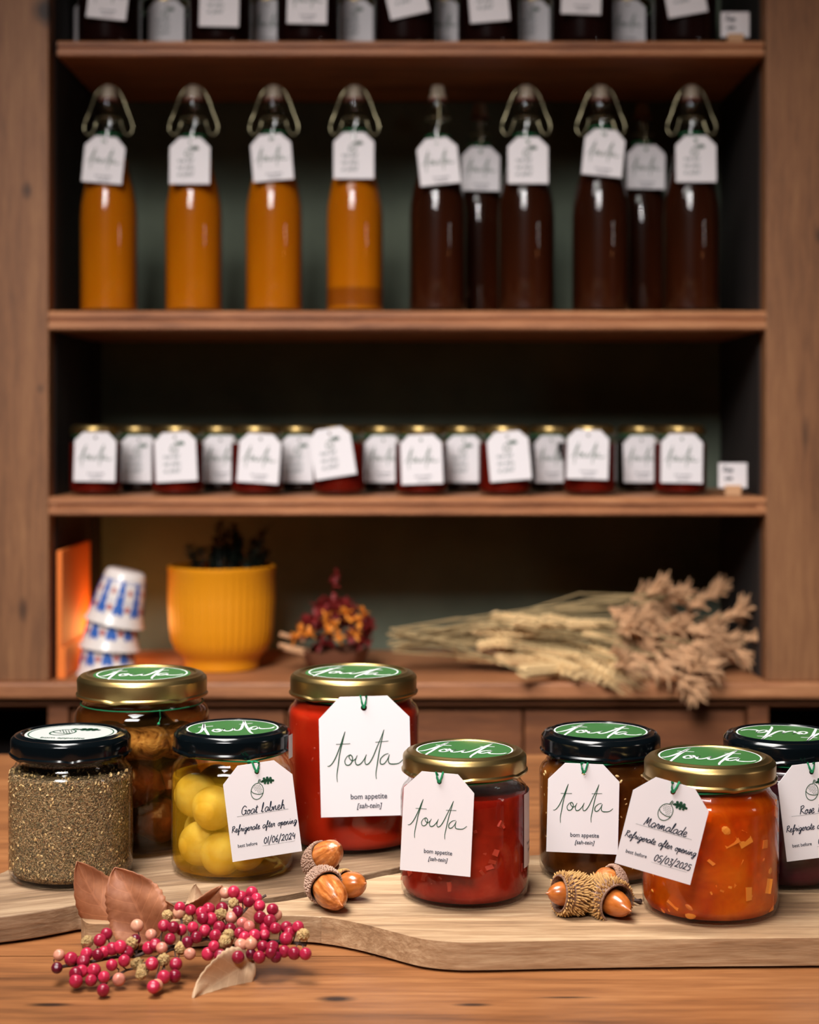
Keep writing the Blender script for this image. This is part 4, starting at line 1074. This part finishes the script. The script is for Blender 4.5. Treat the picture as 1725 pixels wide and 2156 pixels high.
def price(px, Y, z, label):
    x = (px-CX)/F*Y; r = empty('price_card_holder', (x, Y, z+.0002), label, 'card holder', 'price card holders at the shelf ends')
    b = MB(); b.box(-.009, .009, -.006, .006, 0, .012); bev(b.build('wooden_block', M['tuft'], r, smooth=False), .001)
    b = MB(); b.box(-.0160, .0160, -.0008, .0003, .009, .037); c = b.build('card', M['paper'], r, smooth=False)
    b = MB()
    def put(u, v): return (u, -.0010, v)
    hand(b, 'Rose', -.011, .027, .0032, put, .0010); hand(b, 'jam', -.009, .018, .003, put, .0010)
    b.build('handwriting', M['ink_dark'], c, smooth=False)
price(1543, D0+.022, S2, 'small white card in a wooden block at the right end of the jar shelf')
price(1548, D0+.022, S0, 'small white card in a wooden block at the right end of the top shelf')

# ------------------------------------------------------------------ things on the counter
YP = D0+.10
# pot
root = empty('plant_pot', ((467-CX)/F*YP, YP, ZC+.0003), 'mustard yellow fluted pot with a dark plant on the counter', 'plant pot')
Rp = .0625; Hp = wz(1190, YP)-ZC
b = MB()
def fn(r, z, a): return (r*(1+.010*math.cos(44*a)) if Hp*.16 < z < Hp*.93 and r > .03 else r, z)
prof = [(0, .001), (.038, 0), (.043, .001), (.044, .005), (.0435, .011), (.046, .015), (.0535, .022), (.0585, .034), (.0605, .05), (.0622, .08), (Rp, Hp*.94), (Rp+.0006, Hp*.95), (Rp+.0006, Hp-.001), (Rp-.001, Hp), (Rp-.004, Hp), (Rp-.0045, Hp-.012), (0, Hp-.012)]
b.lathe(prof, 264, fn=fn); b.build('pot', M['pot'], root, ang=50)
b = MB(); b.lathe([(0, Hp-.010), (Rp-.0047, Hp-.011)], 24); b.build('soil', M['soil'], root)
for k in range(26):
    b = MB(); a = random.uniform(0, 6.28); q = random.uniform(0, .042); x0, y0 = q*math.cos(a)+.008, q*math.sin(a); hgt = random.uniform(.028, .050)*(1.15 if abs(x0-.014) < .02 else .8)
    lean = Vector((random.uniform(-.3, .5), random.uniform(-.3, .3), 1)); p0 = Vector((x0, y0, Hp-.012)); stem = [p0+lean*hgt*i/5 for i in range(6)]
    b.tube(stem, .0009, 5)
    for i in range(22):
        p = p0+lean*hgt*random.uniform(.2, 1.05); d = Vector((random.gauss(0, 1), random.gauss(0, 1), random.uniform(0, 1.2))).normalized()
        b.ball(p+d*.005, (.0022, .0007, .0055), frame_to(d), 6, 5)
    b.build('plant_stem', M['plant'], root)
# cups, upside down, one over the other
def cup(px, py, Yc, tilt, label):
    p = at(px, py, Yc)
    r = empty('cup', p, label, 'cup', 'upside-down patterned cups in a leaning stack', (0, tilt, 0))
    prof = [(0, .062), (.018, .0620), (.0215, .0605), (.0235, .056), (.0275, .036), (.0300, .018), (.0322, .006), (.0352, .0010), (.0352, 0), (.0340, .0002), (.0316, .006), (.0292, .018), (.0265, .036), (.0222, .056), (0, .0595)]
    b = MB(); b.lathe(prof, 48); o = b.build('cup_body', M['cupwhite'], r, ang=60)
    bb = MB(); br = MB()
    def rad(z): 
        for (r0, z0), (r1, z1) in zip(prof[3:7], prof[4:8]):
            if z1 <= z <= z0: return r1+(r0-r1)*(z-z1)/(z0-z1)+.0003
        return .0235
    n = 9
    for k in range(n):
        a0 = 2*PI*k/n
        for (da, zlo, zhi, wd, tgt) in ((0, .014, .052, .15, bb), (.12, .012, .024, .09, bb), (-.12, .012, .024, .09, bb), (PI/n, .017, .024, .10, br), (PI/n, .036, .043, .08, br), (PI/n, .0265, .029, .25, bb), (PI/n, .048, .052, .25, bb)):
            vs = []; m = 6
            for i in range(m+1):
                z = zlo+(zhi-zlo)*i/m; ww = wd*math.sin(PI*(.12+.76*i/m))
                vs += [(rad(z)*math.cos(a0+da+s*ww), rad(z)*math.sin(a0+da+s*ww), z) for s in (-1, 1)]
            tgt.add(vs, [(2*i, 2*i+1, 2*i+3, 2*i+2) for i in range(m)])
    bb.build('blue_pattern', M['cupblue'], o); br.build('red_pattern', M['cupred'], o)
    return r
YC = D0+.055
xb = 226
cup(xb, 1418, YC, R_(0), 'lowest upside-down white cup of the leaning stack, blue pattern')
cup(xb+5, 1364, YC, R_(6), 'middle upside-down white cup of the leaning stack, blue pattern and rim')
cup(xb+15, 1311, YC, R_(13), 'topmost upside-down white cup of the leaning stack, fully visible blue pattern')
# orange panel along the side wall and the small lamp at its foot
root = tag_(bpy.data.objects.new('orange_board', None), 'orange board standing against the left side wall, lit from its foot', 'board'); COL.objects.link(root)
x0 = XL+.005; root.location = (x0, D0+.1, ZC+.0003)
b = MB(); ya, yb_ = -.085, .08; zt = wz(1160, D0+.015)-ZC
b.box(0, .006, ya, yb_, .035, zt); bev(b.build('face', M['orange_card'], root, smooth=False), .001)
b = MB(); b.box(0, .010, ya, yb_, 0, .035); bev(b.build('foot', M['orange_card'], root, smooth=False), .001)
root = empty('tealight', (-.362, D0+.150, ZC+.0003), 'small glowing tealight behind the stack of cups', 'candle')
b = MB(); b.lathe([(0, 0), (.018, 0), (.019, .001), (.0195, .016), (.0188, .016), (.018, .012), (0, .012)], 32); b.build('metal_cup', M['wire'], root)
t = NT('flame'); e = t.n('ShaderNodeEmission'); e.inputs[0].default_value = (1, .35, .06, 1); e.inputs[1].default_value = 30; flame = t.done(e.outputs[0])
b = MB(); b.lathe([(0, .014), (.0018, .016), (.0026, .019), (.0018, .025), (0, .032)], 14); b.build('flame', flame, root)
lamp('tealight_glow', (-.362, D0+.150, ZC+.040), .50, (1.0, .45, .14), .022)

# dried red and yellow flowers
YD = D0+.08
root = empty('dried_flower_posy', ((705-CX)/F*YD, YD, ZC+.0003), 'small posy of dark red and orange dried flowers right of the yellow pot', 'dried flowers')
b = MB(); b.lathe([(.022, 0), (.030, .004), (.036, .014), (.041, .026), (.040, .026), (.034, .014), (0, .003)], 20, fn=lambda r, z, a: (r*(1+.06*math.sin(5*a)), z+.003*math.sin(7*a)*(z > .01)))
b.build('wrapping', M['wrap'], root)
def petalcl(m, name, c, s, n=9):
    b = MB()
    for i in range(n):
        d = Vector((random.gauss(0, 1), random.gauss(0, 1)-.3, random.gauss(.3, 1))).normalized()
        b.ball(Vector(c)+d*s*.6, (s*.28, s*.10, s*.62), frame_to(d), 6, 5)
    return b.build(name, M[m], root)
for i in range(44):
    a = random.uniform(-1, 1); z = .03+random.random()**1.2*.062*(1-abs(a)*.6)
    petalcl('red_leaf', 'red_flower', (a*.040, random.uniform(-.015, .015), z), .010)
for (px, py) in ((688,1300), (705,1318), (728,1292), (742,1302), (765,1290), (757,1310), (748,1335), (635,1330), (690,1330), (620,1345), (652,1335), (715,1340)):
    p = at(px, py, YD-.02)-Vector(root.location); petalcl('yellow_leaf', 'yellow_flower', p, .0085, 8)
petalcl('red_leaf', 'red_flower', (0.0, 0, .100), .008); petalcl('red_leaf', 'red_flower', (.002, 0, .112), .006)
for (px, py, qx, qy) in ((590, 1335, 640, 1350), (588, 1358, 650, 1370), (600, 1365, 655, 1380)):
    b = MB(); b.tube([at(px, py, YD-.02)-Vector(root.location), at(qx, qy, YD-.01)-Vector(root.location)], [.003, .002], 6); b.build('dried_stem', M['tuft'], root)

# dried wheat bouquet lying on the counter
YW = D0+.06
bq = empty('dried_bouquet', ((1200-CX)/F*YW, YW, ZC), 'bundle of dried wheat ears and seed heads lying along the counter', 'dried bouquet')
bo = Vector(bq.location)-Vector((0, 0, .003))
def wpt(px, py, Y): 
    p = at(px, py, Y)
    return p
b = MB(); n = 16                                      # ear along +z, unit length .045
for i in range(n):
    q = i/n
    for k in range(4):
        a = PI/2*k+(PI/4 if i % 2 else 0); r = .0056*(1-.5*q*q)
        d = Vector((math.cos(a)*.8, math.sin(a)*.8, 1)).normalized()
        b.ball((r*math.cos(a), r*math.sin(a), .045*q), (.0022, .0022, .0046), frame_to(d), 6, 5)
for k in range(10):
    a = 2*PI*k/10; b.tube([(.002*math.cos(a), .002*math.sin(a), .03), (.006*math.cos(a), .006*math.sin(a), .062)], .0002, 3)
ear0 = b.build('wheat_ear', M['wheat'], bq)
b = MB()
for k in range(16):                                   # seed head: splayed papery bracts
    a = 2.4*k; sp_ = random.uniform(.15, .75); d = Vector((math.cos(a)*sp_, math.sin(a)*sp_, 1)).normalized(); L = random.uniform(.009, .017)
    e = d*L*1.9+Vector((math.cos(a), math.sin(a), 0))*.004
    b.tube([d*.002, d*L*.8, d*L*1.4, e], [.0010, .0019, .0016, .0003], 5)
b.ball((0, 0, .002), (.004, .004, .005), None, 8, 6)
tuft0 = b.build('seed_head', M['tuft'], bq)
first = {'e': True, 't': True}
def put_on(o0, key, p, d, s):
    if first[key]: o = o0; first[key] = False
    else: o = o0.copy(); COL.objects.link(o); o.parent = bq
    o.location = p-bo; o.rotation_euler = frame_to(d, random.uniform(0, 3)).to_euler(); o.scale = (s*.62, s*.62, s) if key == 'e' else (s, s, s)
ears = [(1000,1330,1140,1338), (1040,1305,1155,1318), (1090,1312,1215,1335), (1150,1310,1260,1330), (1200,1320,1300,1318), (1010,1365,1100,1350), (1060,1372,1180,1378), (1100,1375,1230,1385), (1050,1392,1180,1400), (1120,1398,1230,1425), (1180,1385,1290,1440), (1210,1400,1300,1445), (1240,1372,1332,1430), (1150,1345,1240,1365), (1230,1340,1320,1360), (980,1350,1080,1362), (1100,1420,1210,1410), (960,1385,1060,1395), (1190,1350,1285,1395), (1060,1338,1170,1352)]
st = MB()
def clampY(px, py, Y, r=.008):                        # keep it above the counter: nearer points may overhang its front edge
    zc = ZC+r+.002; Ym = (HC-zc)*F/(py-HY)
    return min(Y, Ym) if Ym > D0-.012 else D0-.034
for i, (x0, y0, x1, y1) in enumerate(ears):
    Y0 = clampY(x0, y0, YW+random.uniform(-.03, .04)); Y1 = clampY(x1, y1, YW+random.uniform(-.04, .03))
    p, q = at(x0, y0, Y0), at(x1, y1, Y1)
    put_on(ear0, 'e', p, q-p, (q-p).length/.05)
    r0 = at(830+random.uniform(-15, 15), 1350+random.uniform(-22, 30), YW-.01); mid = r0.lerp(p, .5)+Vector((0, 0, random.uniform(0, .008)))
    m_ = MB(); m_.tube([r0-bo, mid-bo, p-bo], .0010, 5); m_.build('stalk', M['stalk'], bq)
tufts = [(1360,1300,1,.1), (1395,1290,1,.3), (1420,1265,1,.4), (1470,1275,1,.5), (1500,1255,1,.5), (1515,1245,.6,1), (1440,1310,1,0), (1460,1340,1,-.2), (1480,1365,1,-.3), (1400,1340,1,-.2), (1380,1370,1,-.4), (1340,1350,.8,.3), (1420,1385,1,-.5), (1445,1400,.8,-.7), (1350,1395,.8,-.5), (1385,1420,.8,-.6), (1440,1440,.6,-1), (1462,1465,.5,-1), (1475,1445,.9,-.6), (1560,1290,.8,.6), (1545,1300,1,.2), (1590,1345,1,.3), (1615,1355,1,.2), (1625,1370,1,-.2), (1540,1350,1,.1), (1565,1385,.8,-.6), (1500,1320,1,.2), (1520,1375,1,-.1), (1370,1330,1,.2), (1330,1320,1,.3), (1410,1360,.5,.5), (1500,1410,.8,-.5), (1300,1375,.9,-.2), (1325,1410,1,-.3), (1455,1375,.5,.2), (1350,1260,.8,.5), (1400,1405,.7,-.9)]
for _ in range(56): tufts.append((random.uniform(1290, 1520), random.gauss(1350, 40), random.uniform(.3, 1), random.uniform(-.8, .8)))
for i, (x, y, dx, dz) in enumerate(tufts):
    Y = clampY(x, y, YW+random.uniform(-.045, .05), .016)
    d = Vector((dx, random.uniform(-.7, .1), dz)); p = at(x, y, Y)-d.normalized()*.010
    put_on(tuft0, 't', p, d, random.uniform(.8, 1.2))
    if i % 2 == 0:
        r0 = at(1000+random.uniform(-160, 60), 1335+random.uniform(-15, 35), YW); mid = r0.lerp(p, .55)+Vector((0, 0, random.uniform(.0, .012)))
        m_ = MB(); m_.tube([r0-bo, mid-bo, p-bo], .0009, 5); m_.build('stalk', M['stalk'], bq)
for (x0, y0, x1, y1, x2, y2) in ((1000,1325,1220,1255,1430,1262), (1050,1318,1250,1265,1420,1255), (900,1345,1080,1310,1330,1262), (840,1345,1050,1320,1300,1290), (835,1372,1000,1395,1200,1430)):
    m_ = MB(); m_.tube([v-Vector((0,0,0)) for v in [at(x0,y0,YW+.03)-bo, at(x1,y1,YW+.03)-bo, at(x2,y2,YW+.02)-bo]], .0011, 5); m_.build('stalk', M['stalk'], bq)
